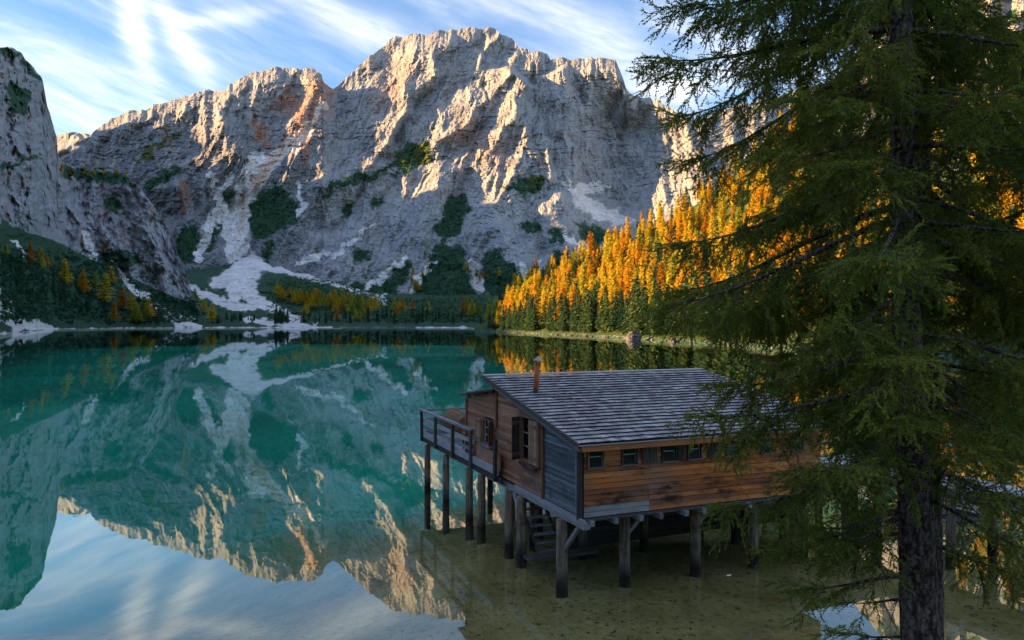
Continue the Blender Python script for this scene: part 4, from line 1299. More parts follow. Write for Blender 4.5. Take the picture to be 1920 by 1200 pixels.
# small window with two leaves
w = empty('window', (0.0, 7.12, 3.55), 0, H)
m = MB(); m.box((.07, 0, 0), (.012, .70, .78)); m.build('pane', M_GLASS, w)
m = MB()
for t_ in (-.40, .40): m.box((.04, t_, 0), (.14, .08, .90))
m.box((.04, 0, .42), (.135, .72, .06)); m.box((.04, 0, -.42), (.135, .72, .06))
m.build('frame', M_TRIM, w)
m = MB()
m.box((.055, 0, 0), (.03, .04, .78))
for z_ in (-.13, .13): m.box((.055, 0, z_), (.024, .68, .028))
for s_ in (-.33, .33): m.box((.055, s_, 0), (.03, .04, .78))
m.build('glazing_bar', M_PALEF, w)
box('sill', M_WGREYY, w, (-.05, -.05, -.49), (.22, 1.15, .06))
shutter(w, (-.05, -.44, 0), .42, .86, R(150), M_SHUT)
shutter(w, (-.05, .46, 0), .40, .86, R(14), M_SHUT)

# --- hidden sides so that the house is whole
m = MB()
m.box((LEN - .08, T_LEAN / 2, (Z0 + 4.1) / 2), (.06, T_LEAN - .3, 4.1 - Z0)); m.build('wall', M_TRIM, H)
m = MB()
m.box((LEN / 2, T_LEAN - .06, (Z0 + 4.5) / 2), (LEN - .4, .06, 4.5 - Z0)); m.build('wall', M_TRIM, H)
m = MB()
m.box((LEN / 2 + .1, T_WALL + .05, 4.9), (LEN - .3, .05, .9)); m.build('wall', M_DARK, H)
vs = [(LEN - .10, .1, 4.0), (LEN - .10, T_WALL, 4.0), (LEN - .10, T_WALL, roof_z(T_WALL) - .12), (LEN - .10, .1, roof_z(.1) - .12)]
m = MB(); m.add(vs + [(a + .05, b, c) for a, b, c in vs], [(3, 2, 1, 0), (4, 5, 6, 7), (0, 1, 5, 4), (1, 2, 6, 5), (2, 3, 7, 6), (3, 0, 4, 7)]); m.build('gable_boarding', M_TRIM, H)

# --- roof
S0, S1 = -0.16, 9.40
slope = math.atan2(5.55 - 4.20, T_RIDGE + 0.30)
SL = math.hypot(5.55 - 4.20, T_RIDGE + .30)
def slab(name, mat, parent, s0, s1, ta, za, tb, zb, th):
    m = MB()
    vs = [(s0, ta, za - th), (s1, ta, za - th), (s1, tb, zb - th), (s0, tb, zb - th), (s0, ta, za), (s1, ta, za), (s1, tb, zb), (s0, tb, zb)]
    m.add(vs, [(0, 3, 2, 1), (4, 5, 6, 7), (0, 1, 5, 4), (1, 2, 6, 5), (2, 3, 7, 6), (3, 0, 4, 7)])
    return m.build(name, mat, parent)
roof = slab('roof', M_DARK, H, S0 + .03, S1 - .03, -.28, roof_z(-.28), T_RIDGE - .02, roof_z(T_RIDGE - .02), .06)
tag(roof, 'low-pitched shingle roof of silvered purple-grey wood')
RA = empty_rot = slope
expo = 0.315
nrow = int(SL / expo) + 1
shingles = []
random.seed(12)
for r_ in range(nrow):
    s = S0
    while s < S1 - .02:
        wd = random.choice((.18, .21, .24, .27))
        if S1 - (s + wd) < .10: wd = round(S1 - s, 2)
        shingles.append((r_, s + wd / 2, wd))
        s += wd
sh_mesh = {}
tilt = math.asin(0.042 / expo)
def shingle_xf(r_, sc, wd):
    d = -0.05 + r_ * expo + 0.21 + rj(.020)          # distance up the slope of the shingle's centre
    lift = 0.048 + rj(.003)
    t_ = -.30 + d * math.cos(slope) - lift * math.sin(slope)
    z_ = 4.20 + d * math.sin(slope) + lift * math.cos(slope)
    return (sc, t_, z_), (slope - tilt + R(rj(1.2)), R(rj(1.6)), R(rj(1.8)))
rest = MB(); rest_tone = []
for i, (r_, sc, wd) in enumerate(shingles):
    loc, rot = shingle_xf(r_, sc, wd)
    if loc[1] + .2 > T_RIDGE + .1: continue
    if i < 300:
        if wd not in sh_mesh:
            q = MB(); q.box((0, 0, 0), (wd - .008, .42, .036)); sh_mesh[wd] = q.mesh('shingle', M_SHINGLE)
            sh_mesh[wd].materials.append(M_BUTTSHADE); sh_mesh[wd].polygons[2].material_index = 1
        link('shingle', sh_mesh[wd], roof, loc, rot)
    else:
        rest.box(loc, (wd - .008, .42, .036), rot)
        rest_tone += [random.random()] * 8
rs = rest.build('shingle_courses', M_SHINGLE, roof)
rs.data.materials.append(M_BUTTSHADE)
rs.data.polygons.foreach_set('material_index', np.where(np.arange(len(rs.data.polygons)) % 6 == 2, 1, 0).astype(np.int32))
a = rs.data.attributes.new('tone', 'FLOAT', 'POINT'); a.data.foreach_set('value', np.array(rest_tone, np.float32))
tag(rs, kind='stuff')
box('ridge_board', M_SHINGLE, roof, ((S0 + S1) / 2, T_RIDGE + .02, roof_z(T_RIDGE) + .055), (S1 - S0 + .04, .16, .03), (slope, 0, 0))
box('fascia', M_FASCIA, roof, ((S0 + S1) / 2 + .02, -.315, 4.09), (S1 - S0 - .12, .035, .15))
box('gutter_board', M_SHINGLE, roof, ((S0 + S1) / 2, -.335, 4.195), (S1 - S0, .05, .035))
ml = SL + .02
box('verge_board', M_DARK, roof, (S0 - .005, (T_RIDGE - .30) / 2, (5.55 + 4.20) / 2 - .015), (.035, ml, .13), (slope, 0, 0))
box('verge_board', M_WGREYY, roof, (S0 + .06, (T_RIDGE - .30) / 2 - .02, (5.55 + 4.20) / 2 - .135), (.09, ml - .06, .10), (slope, 0, 0))
for k in range(8):
    t_ = .25 + k * .86
    if t_ > 6: break
    box('purlin', M_TRIM, roof, (4.5, t_, roof_z(t_) - .125), (9.0, .09, .11))
# lean-to roof beyond the ridge: rough overlapping boards
lean = slab('lean_to_roof', M_DARK, H, -.12, 9.0, T_WALL - .0, lean_z(T_WALL) + .02, T_LEAN + .38, lean_z(T_LEAN + .38) + .02, .05)
for k in range(11):
    t_ = T_WALL + .22 + k * .34
    for s0, s1 in ((-.14 + rj(.03), 4.4), (4.42, 9.0)):
        box('roof_board', M_WGREY, lean, ((s0 + s1) / 2, t_, lean_z(t_) + .05), (s1 - s0, .40, .022), (R(-7.7 + 3.5), 0, R(rj(.15))))
# chimney
ch = empty('chimney', (0.76, 4.55, roof_z(4.55)), 0, H)
d_ = Vector((.085, -.02, 1.02))
m = MB(); m.tube([(0, 0, -.1), d_ * .22], .088, 16); m.build('pipe_foot', M_SOOT, ch, smooth=True)
m = MB(); m.tube([d_ * .21, d_ * .98], .092, 16); m.tube([d_ * .96, d_ * 1.0], .098, 16); m.build('pipe', M_RUST, ch, smooth=True)
m = MB(); m.box((0, 0, .05), (.30, .34, .03), (slope, 0, 0)); m.build('flashing', M_ZINC, ch)
for k in range(4):
    a_ = k * 1.571 + .5
    o_ = Vector((.085 * math.cos(a_), .085 * math.sin(a_), 0))
    m = MB(); m.tube([d_ * .98 + o_, d_ * 1.14 + o_ * 1.25], .012, 5); m.build('stay', M_SOOT, ch)
m = MB()
m.tube([d_ * 1.12, d_ * 1.13, d_ * 1.27], [.175, .170, .008], 14); m.build('cap', M_ZINC, ch)
m = MB(); m.tube([d_ * .99, d_ * 1.02], [.075, .075], 12); m.build('collar', M_SOOT, ch)

# --- floor, beams, piles
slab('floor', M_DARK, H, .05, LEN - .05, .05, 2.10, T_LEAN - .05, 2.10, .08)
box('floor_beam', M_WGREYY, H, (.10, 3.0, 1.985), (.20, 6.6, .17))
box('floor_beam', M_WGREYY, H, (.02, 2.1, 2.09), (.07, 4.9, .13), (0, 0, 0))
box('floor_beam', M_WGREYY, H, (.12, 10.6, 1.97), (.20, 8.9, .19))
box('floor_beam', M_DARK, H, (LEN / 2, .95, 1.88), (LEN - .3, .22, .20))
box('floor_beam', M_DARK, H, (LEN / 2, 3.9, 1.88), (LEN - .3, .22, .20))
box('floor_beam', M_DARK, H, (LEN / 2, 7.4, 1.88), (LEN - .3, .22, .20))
for k, s in enumerate((.42, 1.15, 1.95, 2.62, 3.45, 4.15, 5.0, 5.8, 6.6, 7.4, 8.2)):
    box('joist', M_WGREYY, H, (s, 3.0 + rj(.05), 1.975), (.13, 6.2, .15), (0, 0, R(rj(.4))))
def pile(parent, s, t_, top, rad, lean_=0.0, zb=None, name='post'):
    g = random.Random(int(s * 100 + t_ * 37))
    if zb is None:
        p = Matrix.Rotation(HA, 3, 'Z') @ Vector((s, t_, 0)) + Vector(HO)
        zb = float(bed_z(np.array(p.x), np.array(p.y))) - .3
    n, nz = 14, 9
    vs = []
    ph_ = g.random() * 6
    for i in range(nz):
        f = i / (nz - 1); z = zb + (top - zb) * f
        k = rad * (1.06 - .12 * f) * (1 - .12 * math.exp(-((z - .35) / .3) ** 2) * g.random())
        for j in range(n):
            a = 6.283 * j / n
            r_ = k * (1 + .05 * math.sin(3 * a + ph_) + .035 * math.sin(5 * a + z * 1.3 + ph_))
            vs.append((r_ * math.cos(a) + lean_ * (f - 1), r_ * math.sin(a), z))
    fs = [(i * n + j, i * n + (j + 1) % n, (i + 1) * n + (j + 1) % n, (i + 1) * n + j) for i in range(nz - 1) for j in range(n)]
    fs.append(tuple((nz - 1) * n + j for j in range(n)))
    m = MB(); m.add(vs, fs)
    return m.build(name, M_PILE, parent, (s, t_, 0), smooth=True)
for s, t_, rd in ((-.05, .95, .165), (2.05, 1.0, .165), (4.55, .95, .165), (6.85, 1.0, .155), (8.55, 1.0, .15),
                  (.0, 3.95, .165), (2.2, 3.9, .15), (4.6, 3.9, .15), (6.9, 3.9, .15), (8.5, 3.9, .15),
                  (-.05, 7.55, .15), (2.2, 7.4, .15), (4.6, 7.4, .15), (6.9, 7.4, .15), (8.5, 7.4, .15),
                  (.0, 5.0, .15), (-.02, 9.0, .15), (-.05, 11.9, .145), (-.05, 14.75, .14), (1.9, 9.6, .14), (3.0, 12.0, .13), (3.0, 14.7, .13), (6.0, 12.0, .13), (6.0, 14.7, .13), (1.1, 5.6, .10)):
    pile(H, s, t_, 1.90, rd)
def strut(parent, p0, p1, th, mat, name='brace'):
    p0, p1 = Vector(p0), Vector(p1)
    d = p1 - p0
    m = MB(); m.box((0, 0, 0), (th, th, d.length))
    o = m.build(name, mat, parent, (p0 + p1) / 2)
    o.rotation_euler = d.to_track_quat('Z', 'Y').to_euler()
    return o
strut(H, (-.02, .85, 1.05), (.02, .05, 1.88), .10, M_WGREY)
strut(H, (2.15, 1.0, 1.25), (2.75, 1.0, 1.82), .10, M_WGREY)
strut(H, (4.65, 1.0, 1.25), (5.2, 1.0, 1.82), .10, M_WGREY)
strut(H, (.0, 4.05, 1.2), (.05, 4.7, 1.85), .09, M_WGREY)
# boarded screen added under the floor to keep it dark and block reflected sky
sw = slab('under_floor_screen', M_BLACK, H, 1.75, LEN + 3.4, 4.72, 2.045, 4.76, 2.045, 2.3)
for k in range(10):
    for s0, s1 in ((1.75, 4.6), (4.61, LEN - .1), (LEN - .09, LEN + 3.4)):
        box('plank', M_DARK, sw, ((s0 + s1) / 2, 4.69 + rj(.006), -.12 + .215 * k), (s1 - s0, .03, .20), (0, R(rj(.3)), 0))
# stairs down to the water under the floor
st = empty('stairs', (.85, 3.0, 0), 0, H)
strut(st, (-.42, 2.7, 1.95), (-.42, .45, .05), .07, M_DARK, 'stringer'); strut(st, (.42, 2.7, 1.95), (.42, .45, .05), .07, M_DARK, 'stringer')
for k in range(9):
    f = (k + .5) / 9
    box('tread', M_WGREY, st, (0, .45 + 2.25 * f, .05 + 1.9 * f), (.80, .22, .035))
box('landing', M_DARK, st, (.2, .2, .12), (2.4, .5, .09))

# --- deck at the lake end with its railing
dk = slab('deck', M_DARK, H, -.12, 8.2, T_LEAN + .04, 2.28, T_END, 2.28, .16)
k = 0
t_ = T_LEAN + .12
while t_ < T_END - .05:
    box('deck_board', M_DECK, dk, (4.05, t_, 2.302 + rj(.003)), (8.36, .165, .032), (0, 0, R(rj(.1))))
    t_ += .18
slab('deck_edge', M_RAIL, H, -.22, -.16, 5.55, 2.52, T_END + .02, 2.52, .26)
slab('deck_edge', M_DARK, H, -.21, -.14, 5.2, 2.245, T_END + .05, 2.245, .20)
slab('deck_edge', M_RAIL, H, -.15, 8.2, T_END + .01, 2.52, T_END + .07, 2.52, .34)
def railing(pts_posts, rails, parent):
    rl = empty('railing', (0, 0, 0), 0, parent)
    for (s, t_) in pts_posts:
        box('railing_post', M_DARK, rl, (s, t_, 2.78), (.10, .16, 1.42), (0, R(rj(1.2)), 0))
    for (p0, p1, wz, wx) in rails:
        p0, p1 = Vector(p0), Vector(p1); d = p1 - p0
        along_y = abs(d.y) > abs(d.x)
        m = MB()
        m.box((0, 0, 0), (wx, d.length, wz) if along_y else (d.length, wx, wz))
        o = m.build('rail', M_RAIL if along_y else M_WGREY, rl, (p0 + p1) / 2)
        o.rotation_euler = (math.atan2(d.z, abs(d.y)) * (1 if d.y > 0 else -1), 0, 0) if along_y else (0, 0, 0)
    return rl
railing([(-.27, t_) for t_ in (14.95, 12.75, 10.35, 8.15, 5.62)],
        [((-.28, 8.0, 3.50), (-.28, 15.1, 3.50), .075, .18), ((-.20, 8.0, 3.05), (-.20, 15.05, 3.05), .15, .04), ((-.20, 8.0, 2.74), (-.20, 15.05, 2.74), .13, .04)], H)
railing([(s, 15.0) for s in (2.0, 4.1, 6.2, 8.1)],
        [((-.2, 15.05, 3.45), (8.2, 15.05, 3.45), .06, .10), ((-.2, 15.09, 3.02), (8.2, 15.09, 3.02), .10, .035)], H)
m = MB()
slab('skirt', M_BROWN, H, -.10, -.06, 5.62, 2.98, 8.15, 2.98, .62)
# ------------------------------------------------------------------ things on the deck
HM = Matrix.Translation(Vector(HO)) @ Matrix.Rotation(HA, 4, 'Z')
def on_house(s, t_, z):
    return HM @ Vector((s, t_, z))
def rowboat():
    root = empty('rowboat', on_house(.42, 13.25, 2.32), HA)
    tag(root, 'brown wooden rowboat tipped on its side against the deck railing', 'rowboat')
    tilt_ = empty  # (the hull itself is built tipped over)
    L, B, D = 3.4, 1.25, .55
    n, k = 17, 11
    rot = Matrix.Rotation(R(68), 3, 'Y')
    def section(f, off):
        # f 0 stern .. 1 bow
        b = B / 2 * (1 - max(0, (f - .35) / .65) ** 2.2) * (0.78 + .22 * min(1, f / .35)) - off
        d = D * (1 + .22 * max(0, f - .5) ** 1.2) - off
        y = -L / 2 + L * f
        rise = .10 * max(0, f - .6) / .4
        return [Vector((b * math.sin(a) if abs(a) < 9 else 0, y, rise + D - d * math.cos(a) ** .8 if math.cos(a) > 0 else rise + D)) for a in [(-1 + 2 * q / (k - 1)) * math.pi / 2 * .999 for q in range(k)]]
    out_, inn = [], []
    for i in range(n):
        out_ += section(i / (n - 1) * .985, 0); inn += section(i / (n - 1) * .985, .03)
    lift = Vector((0, 0, B / 2))
    V = [rot @ v + lift for v in out_ + inn]
    o = n * k
    Fc = []
    for i in range(n - 1):
        for q in range(k - 1):
            Fc.append((i * k + q, i * k + q + 1, (i + 1) * k + q + 1, (i + 1) * k + q))
            Fc.append((o + (i + 1) * k + q, o + (i + 1) * k + q + 1, o + i * k + q + 1, o + i * k + q))
        Fc.append((i * k, (i + 1) * k, o + (i + 1) * k, o + i * k)); Fc.append((i * k + k - 1, o + i * k + k - 1, o + (i + 1) * k + k - 1, (i + 1) * k + k - 1))
    m = MB(); m.add(V, Fc); m.build('hull', M_BOAT, root, smooth=True)
    m = MB(); m.add([V[q] for q in range(k)] + [V[q] + Vector((0, .04, 0)) for q in range(k)], [tuple(range(k)), tuple(range(2 * k - 1, k - 1, -1))] + [(q, (q + 1) % k, k + (q + 1) % k, k + q) for q in range(k)]); m.build('transom', M_BOAT, root)
    for side in (0, k - 1):
        m = MB(); m.tube([V[i * k + side] for i in range(n)], .028, 6); m.build('gunwale', M_TRIM, root, smooth=True)
    for f in (.3, .62):
        y = -L / 2 + L * f
        m = MB(); m.box((0, 0, 0), (1.02, .22, .03)); q = m.build('thwart', M_BOAT, root, rot @ Vector((0, y, D * .72)) + lift); q.rotation_euler = (0, R(68), 0)
    m = MB()
    m.tube([rot @ Vector((0, -L / 2 + L * f, -.02 + .10 * max(0, f - .6) / .4)) + lift for f in np.linspace(0, .97, 12)], .03, 6); m.build('keel', M_TRIM, root)
rowboat()
def bench():
    root = empty('bench', on_house(1.15, 10.75, 2.32), HA)
    tag(root, 'reddish slatted wooden bench on the deck beside the house wall', 'bench')
    for x in (-.75, .75):
        box('leg', M_TRIM, root, (x, -.22, .21), (.06, .06, .42)); box('leg', M_TRIM, root, (x, .22, .45), (.06, .06, .90))
        box('armrest', M_REDW, root, (x, 0, .62), (.07, .56, .04))
    for k in range(4): box('seat_slat', M_REDW, root, (0, -.20 + k * .125, .44), (1.6, .105, .03))
    for k in range(4): box('back_slat', M_REDW, root, (0, .20, .55 + k * .115), (1.6, .025, .095))
bench()
def bench2():
    root = empty('stacked_oars_rack', on_house(.95, 9.95, 2.32), HA)
    root.name = 'slatted_rack'
    tag(root, 'low rack of pinkish wooden slats by the corner post of the house', 'rack')
    for x in (-.5, .5):
        box('upright', M_TRIM, root, (x, 0, .42), (.05, .06, .84))
    for k in range(5): box('slat', M_REDW, root, (0, -.045, .12 + k * .155), (1.15, .03, .09))
bench2()

# ------------------------------------------------------------------ landing and jetty to the shore
J = empty('jetty', HO, HA)
tag(J, 'plank jetty on piles leading from the boathouse to the shore', 'jetty')
random.seed(5)
ZD = 2.12
def jdeck(s0, s1, t0, t1, across):
    d = slab('deck', M_DARK, J, s0, s1, t0, ZD - .02, t1, ZD - .02, .05)
    if across == 's':             # boards run along s, laid one after the other along t
        t_ = t0 + .08
        while t_ < t1:
            box('deck_board', M_DECK, d, ((s0 + s1) / 2 + rj(.02), t_, ZD + .004 + rj(.003)), (s1 - s0 + .08, .155, .036), (0, 0, R(rj(.25))))
            t_ += .17
    else:
        s = s0 + .08
        while s < s1:
            box('deck_board', M_DECK, d, (s, (t0 + t1) / 2 + rj(.02), ZD + .004 + rj(.003)), (.155, t1 - t0 + .08, .036), (0, 0, R(rj(.25))))
            s += .17
jdeck(8.85, 15.0, 1.2, 4.6, 't')
jdeck(12.75, 15.0, -12.5, 1.15, 's')
for s in (12.85, 14.9):
    box('beam', M_WGREYY, J, (s, -5.6, ZD - .19), (.16, 13.4, .24))
box('beam', M_WGREYY, J, (12.70, -5.4, ZD - .06), (.06, 12.6, .24))
for t_ in (1.3, 4.5):
    box('beam', M_WGREY, J, (11.9, t_, ZD - .19), (6.0, .16, .24))
box('beam', M_WGREY, J, (10.7, 1.13, ZD - .06), (3.9, .05, .22))
for s, t_ in ((9.3, 1.4), (11.2, 1.4), (12.85, 1.5), (14.85, 1.5), (9.3, 4.4), (11.2, 4.4), (13.0, 4.4), (14.9, 4.4), (12.85, -1.3), (14.85, -1.3), (12.85, -4.3), (14.85, -4.3), (12.85, -7.5), (14.85, -7.5), (12.85, -10.5), (14.85, -10.5)):
    pile(J, s, t_, ZD - .30, .15)
rl = empty('railing', (0, 0, 0), 0, J)
for s, t_ in ((12.62, -1.9), (12.62, 1.1), (12.62, -5.0)):
    box('railing_post', M_WGREYY, rl, (s, t_, 2.20), (.10, .16, .72))
for t_ in (4.62,):
    for s in (9.0, 11.0, 13.0, 15.0):
        box('railing_post', M_WGREYY, rl, (s, t_, 2.66), (.09, .09, 1.25))
    box('rail', M_WGREY, rl, (12.0, t_ + .06, 3.15), (6.2, .04, .11)); box('rail', M_WGREY, rl, (12.0, t_ + .06, 2.72), (6.2, .04, .10))
for t_ in (4.5, 1.5, -1.5, -4.5):
    box('railing_post', M_WGREYY, rl, (15.08, t_, 2.66), (.09, .09, 1.25))
box('rail', M_WGREYY, rl, (15.15, -.2, 3.15), (.04, 9.6, .11)); box('rail', M_WGREYY, rl, (15.15, -.2, 2.72), (.04, 9.6, .10))
# steps down to the boats on the far side of the jetty
st = empty('stairs', (15.2, 1.6, 0), 0, J)
strut(st, (0, -.55, ZD - .1), (2.6, -.55, .15), .13, M_WGREY, 'stringer'); strut(st, (0, .55, ZD - .1), (2.6, .55, .15), .13, M_WGREY, 'stringer')
for k in range(9):
    f = (k + .5) / 9
    box('tread', M_WGREYY, st, (2.6 * f, 0, ZD - .1 - 1.87 * f), (.24, 1.06, .04))
box('landing', M_DARK, st, (2.2, 0, .12), (2.6, 1.6, .10))
# another low flight on the near side, below the deck
s2 = empty('stairs', (13.1, -.1, 0), 0, J)
strut(s2, (.1, 1.2, 1.75), (1.9, 1.2, .35), .12, M_WGREY, 'stringer'); strut(s2, (.1, .2, 1.75), (1.9, .2, .35), .12, M_WGREY, 'stringer')
for k in range(7):
    f = (k + .5) / 7
    box('tread', M_RAIL, s2, (.1 + 1.8 * f, .7, 1.75 - 1.4 * f), (.17, .98, .04))
# ------------------------------------------------------------------ the near spruces
def bark_mat():
    m, t, out = mat_new('spruce_bark')
    tc = t.n('ShaderNodeTexCoord').outputs['Object']
    p = t.vmath('MULTIPLY', tc, (1.0, 1.0, 0.30))
    v1 = t.voronoi(t.vmath('ADD', p, t.vmath('MULTIPLY', t.noise(tc, 9.0, 3, col=True), (.14, .14, .14))), 19.0)
    n = t.noise(tc, 5.0, 5, 0.65)
    n2 = t.noise(tc, 30.0, 3, 0.6)
    c = t.ramp(v1, [(0.05, (0.30, 0.215, 0.17)), (0.35, (0.185, 0.125, 0.098)), (0.7, (0.035, 0.025, 0.02))])
    c = t.mix(t.rng(n2, 0.45, 0.7, 0, .5), c, (0.06, 0.045, 0.037, 1))
    c = t.mix(t.rng(n, 0.52, 0.7, 0, .55), c, (0.27, 0.235, 0.21, 1))
    h = t.math('SUBTRACT', t.math('MULTIPLY', n2, 0.3), v1)
    principled(t, out, c, 0.92, t.bump(h, 0.9, 0.03), spec=0.08)
    return m
M_BARK = bark_mat()
M_NEEDLE = foliage_mat('spruce_needles', [(0.0, (0.024, 0.042, 0.012)), (0.28, (0.050, 0.090, 0.018)), (0.52, (0.105, 0.16, 0.028)), (0.76, (0.20, 0.25, 0.04)), (1.0, (0.34, 0.33, 0.05))], trans=0.5)
M_TWIG = plain('dead_twig', (0.085, 0.070, 0.060), 0.95, .05, 0, 8, .4)

def spray_template(g, L, nsh):
    """a flat, slightly hanging shoot with side shoots, covered in needles (x = outwards, z = up)"""
    V, T = [], []
    W_, WF = [], []
    def shoot(p0, d, ln, ndl, tone):
        d = np.array(d) / np.linalg.norm(d)
        a = np.cross(d, (0, 0, 1)); a /= np.linalg.norm(a) + 1e-9
        b = np.cross(a, d)
        for i in range(ndl):
            f = (i + g.random()) / ndl
            p = p0 + d * ln * f + np.array((0, 0, -.10 * ln * f * f))
            ang = g.random() * 6.28
            rad = a * math.cos(ang) + b * math.sin(ang) * .8
            nl = .040 * (.7 + .5 * g.random()) * (1 - .35 * f)
            tip = p + d * nl * .75 + rad * nl * .85
            side = np.cross(tip - p, rad + (g.normal(0, .5), g.normal(0, .5), g.normal(0, .5))); side /= np.linalg.norm(side) + 1e-9
            V.extend([p - side * .0092, p + side * .0092, tip])
            tt_ = tone + .18 * f + g.normal(0, .06)
            T.extend([tt_, tt_, tt_ + .08])
        o = len(W_)
        e = p0 + d * ln + np.array((0, 0, -.10 * ln))
        for q in range(3):
            an = 2.094 * q
            W_.append(p0 + (a * math.cos(an) + b * math.sin(an)) * .0042)
        W_.append(e)
        WF.extend([(o, o + 1, o + 3), (o + 1, o + 2, o + 3), (o + 2, o, o + 3)])
    shoot(np.zeros(3), (1, 0, -.08), L, 28, .42)
    for k in range(nsh):
        f = .06 + .86 * (k + g.normal(0, .35)) / nsh
        f = min(max(f, .02), .95)
        sd = 1 if (k + (g.random() < .25)) % 2 else -1
        ln = L * (.44 * (1 - f) + .15) * (.40 + 1.0 * g.random())
        p0 = np.array((L * f, 0, -.08 * L * f - .10 * L * f * f))
        shoot(p0, (1, sd * (.45 + .95 * g.random()), -.30 + g.normal(0, .32)), ln, max(7, int(ln * 80)), .36 + g.normal(0, .05))
    return np.array(V), np.array(T), np.array(W_), np.array(WF)
_g = np.random.default_rng(77)
SPRAYS = [spray_template(_g, L, n) for L, n in ((.55, 10), (.62, 11), (.48, 9), (.66, 12), (.40, 8), (.58, 9), (.34, 7), (.50, 12))]

def rot_from(d, roll, up=(0, 0, 1)):
    x = d / np.linalg.norm(d)
    y = np.cross(up, x); ny = np.linalg.norm(y)
    y = y / ny if ny > 1e-4 else np.array((0., 1, 0))
    z = np.cross(x, y)
    c, s = math.cos(roll), math.sin(roll)
    return np.stack([x, c * y + s * z, -s * y + c * z], 1)

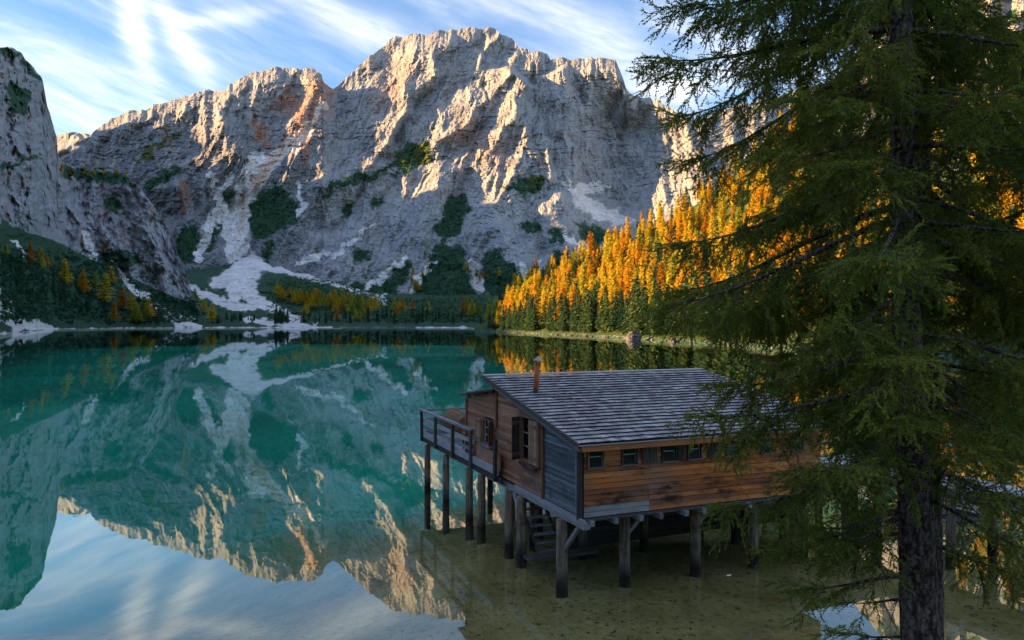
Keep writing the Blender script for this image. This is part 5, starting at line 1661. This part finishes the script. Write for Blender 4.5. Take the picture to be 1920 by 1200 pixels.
def big_spruce(seed, zlo, zhi, length, whorl, trunk_pts, trunk_r, bare=5.0, dens=1.0, az_bias=None, skip=None):
    g = np.random.default_rng(seed)
    rnd = random.Random(seed)
    tp = [np.array(p, float) for p in trunk_pts]
    tz = [p[2] for p in tp]
    def axis(z):
        return np.array([np.interp(z, tz, [p[0] for p in tp]), np.interp(z, tz, [p[1] for p in tp]), z])
    # trunk with a rough, uneven surface
    nz, n = 110, 28
    vs = []
    for i in range(nz):
        z = tz[0] + (tz[-1] - tz[0]) * i / (nz - 1)
        c = axis(z); r0 = np.interp(z, tz, trunk_r)
        aa = np.arange(n) / n * 6.283
        rr = r0 * (1 + .05 * pnoise(aa * 1.6 + 3, z * .6 + aa * 0, seed) + .035 * pnoise(aa * 9, z * 5 + aa * 0, seed + 1) + .03 * pnoise(aa * 3 , z * 2.2 + aa * 0, seed + 2))
        vs.append(np.stack([c[0] + rr * np.cos(aa), c[1] + rr * np.sin(aa), c[2] + aa * 0], -1))
    V = np.concatenate(vs)
    fs = [(i * n + j, i * n + (j + 1) % n, (i + 1) * n + (j + 1) % n, (i + 1) * n + j) for i in range(nz - 1) for j in range(n)]
    trunk = mesh_np('trunk', V, fs, M_BARK, True)
    limbs, dead = MB(), MB()
    NV, NT_, WV, WF = [], [], [], []
    wo_ = 0
    z = zlo
    while z < zhi:
        nb = rnd.choice((3, 3, 4, 4))
        a0 = rnd.uniform(0, 6.28)
        for b in range(nb):
            az_ = a0 + 6.28 * b / nb + g.normal(0, .25)
            zb = z + g.normal(0, .08)
            L = min(length(zb, az_) * (.72 + .42 * g.random()), 2.95)
            if L < .3: continue
            if skip and skip(zb, az_): continue
            c = axis(zb)
            d0 = np.array((math.cos(az_), math.sin(az_), 0.))
            side = np.array((-d0[1], d0[0], 0.))
            sag = .26 + .16 * g.random(); curl = g.normal(0, .12)
            up = -.02 + .34 * g.random() 
            def P(f):
                return c + d0 * L * f + side * curl * L * f * f + np.array((0, 0, L * (-up * f - sag * 1.5 * f * f + sag * 1.15 * f ** 3.2)))
            pts = [P(q) for q in np.linspace(0, .97, 9)]
            r0 = .018 + .011 * L
            limbs.tube(pts, [r0 * (1 - .9 * q / 8) for q in range(9)], 5, False)
            # side branchlets with sprays
            f = max(.14, .5 / L)
            step = .115 / L / dens
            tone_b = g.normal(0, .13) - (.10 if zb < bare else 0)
            k = 0
            thin = .35 if zb < bare else 1.0
            while f < 1.0:
                for sd in (-1, 1):
                    if g.random() > thin * (.60 + .40 * f): continue
                    p = P(f); tg = P(min(f + .03, 1.03)) - P(f - .03); tg /= np.linalg.norm(tg)
                    wl = (.20 + .55 * math.sin(math.pi * min(1, .15 + f * .8))) * min(1.0, L / 2.0) * (.6 + .7 * g.random())
                    dirn = tg * (.55 + .3 * g.random()) + side * sd * (.75 + .3 * g.random()) + np.array((0, 0, -.35 - .45 * g.random()))
                    dirn /= np.linalg.norm(dirn)
                    m_ = max(1, int(round(wl / .30)))
                    prev = p
                    for q in range(m_):
                        V_, T_, W_, F_ = SPRAYS[g.integers(len(SPRAYS))]
                        dq = dirn + np.array((g.normal(0, .38), g.normal(0, .38), -.22 * q + g.normal(0, .30)))
                        Rm = rot_from(dq, g.normal(0, .9))
                        sc = .60 + .60 * g.random()
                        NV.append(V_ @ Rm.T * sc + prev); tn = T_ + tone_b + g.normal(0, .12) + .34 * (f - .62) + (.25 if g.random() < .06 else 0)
                        NT_.append(tn)
                        WV.append(W_ @ Rm.T * sc + prev); WF.append(F_ + wo_); wo_ += len(W_)
                        nx = prev + dq / np.linalg.norm(dq) * .26
                        prev = nx
                f += step * (.8 + .4 * g.random()); k += 1
            # end spray
            for q in range(3):
                V_, T_, W_, F_ = SPRAYS[g.integers(3)]
                dq = (P(1.0) - P(.9)); dq = dq / np.linalg.norm(dq) + side * (q - 1) * .6
                Rm = rot_from(dq, g.normal(0, .4))
                NV.append(V_ @ Rm.T + P(.90)); NT_.append(T_ + tone_b + .10)
                WV.append(W_ @ Rm.T + P(.90)); WF.append(F_ + wo_); wo_ += len(W_)
            # dead twigs along the inner, shaded half
            for q in range(7 if zb < bare else 4):
                f = rnd.uniform(.08, .75); p = P(f)
                d = np.array((g.normal(0, 1), g.normal(0, 1), g.normal(-.7, .5))); d /= np.linalg.norm(d)
                ln = rnd.uniform(.25, .8)
                bend = np.array((g.normal(0, .15), g.normal(0, .15), -.15)) * ln
                m1 = p + d * ln * .5 + bend; e1 = p + d * ln + bend * .4
                dead.tube([p, m1, e1], [.006, .004, .0015], 3, False)
                dead.tube([m1, m1 + (d + np.array((g.normal(0, .8), g.normal(0, .8), g.normal(-.2, .5)))) * ln * .35], [.003, .0012], 3, False)
        z += whorl * (.75 + .5 * g.random())
    NVa = np.concatenate(NV); NTa = np.clip(np.concatenate(NT_), 0, 1)
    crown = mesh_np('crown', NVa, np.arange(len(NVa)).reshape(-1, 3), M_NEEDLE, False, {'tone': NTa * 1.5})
    twigs = mesh_np('twigs', np.concatenate(WV), np.concatenate(WF), M_BARK)
    print('spruce tris', len(NVa) // 3, 'sprays', len(NV))
    return trunk, limbs.mesh('limbs', M_BARK, True), crown, twigs, dead.mesh('dead_twigs', M_TWIG)
def plant(meshes, loc, rz, label, scale=1.0):
    e = empty('spruce_tree', loc, rz)
    e.scale = (scale,) * 3
    for nme, me in zip(('trunk', 'limbs', 'crown', 'twigs', 'dead_twigs'), meshes):
        o_ = link(nme, me, e)
        if nme != 'trunk': o_['kind'] = 'stuff'
    tag(e, label, 'tree', 'near spruces on the bank')
    return e
def len1(z, a):
    left = .5 - .5 * math.cos(a)           # 1 towards -x (over the lake), 0 towards +x
    L = np.interp(z, [1.8, 3.0, 4.2, 5.2, 6.5, 7.6, 8.4, 11.0, 13.0, 17.0], [.5, .8, 1.15, 1.8, 2.25, 2.75, 3.1, 3.2, 2.9, .5])
    fwd = max(0, -math.sin(a))             # branches coming at the camera stay shorter
    return L * (.80 + .25 * left) * (1 - .28 * fwd)
_sk = random.Random(3)
def see_trunk(z, a):          # few live branches grow on the shaded side towards the bank
    fwd = -math.sin(a)
    if fwd > .45 and (z > 7.4 or z < 5.4): return _sk.random() < (.52 if z > 7.4 else .85)
    if fwd > .2: return _sk.random() < .35
    return math.cos(a) > .2 and _sk.random() < (.85 if z < 6.6 else .25)
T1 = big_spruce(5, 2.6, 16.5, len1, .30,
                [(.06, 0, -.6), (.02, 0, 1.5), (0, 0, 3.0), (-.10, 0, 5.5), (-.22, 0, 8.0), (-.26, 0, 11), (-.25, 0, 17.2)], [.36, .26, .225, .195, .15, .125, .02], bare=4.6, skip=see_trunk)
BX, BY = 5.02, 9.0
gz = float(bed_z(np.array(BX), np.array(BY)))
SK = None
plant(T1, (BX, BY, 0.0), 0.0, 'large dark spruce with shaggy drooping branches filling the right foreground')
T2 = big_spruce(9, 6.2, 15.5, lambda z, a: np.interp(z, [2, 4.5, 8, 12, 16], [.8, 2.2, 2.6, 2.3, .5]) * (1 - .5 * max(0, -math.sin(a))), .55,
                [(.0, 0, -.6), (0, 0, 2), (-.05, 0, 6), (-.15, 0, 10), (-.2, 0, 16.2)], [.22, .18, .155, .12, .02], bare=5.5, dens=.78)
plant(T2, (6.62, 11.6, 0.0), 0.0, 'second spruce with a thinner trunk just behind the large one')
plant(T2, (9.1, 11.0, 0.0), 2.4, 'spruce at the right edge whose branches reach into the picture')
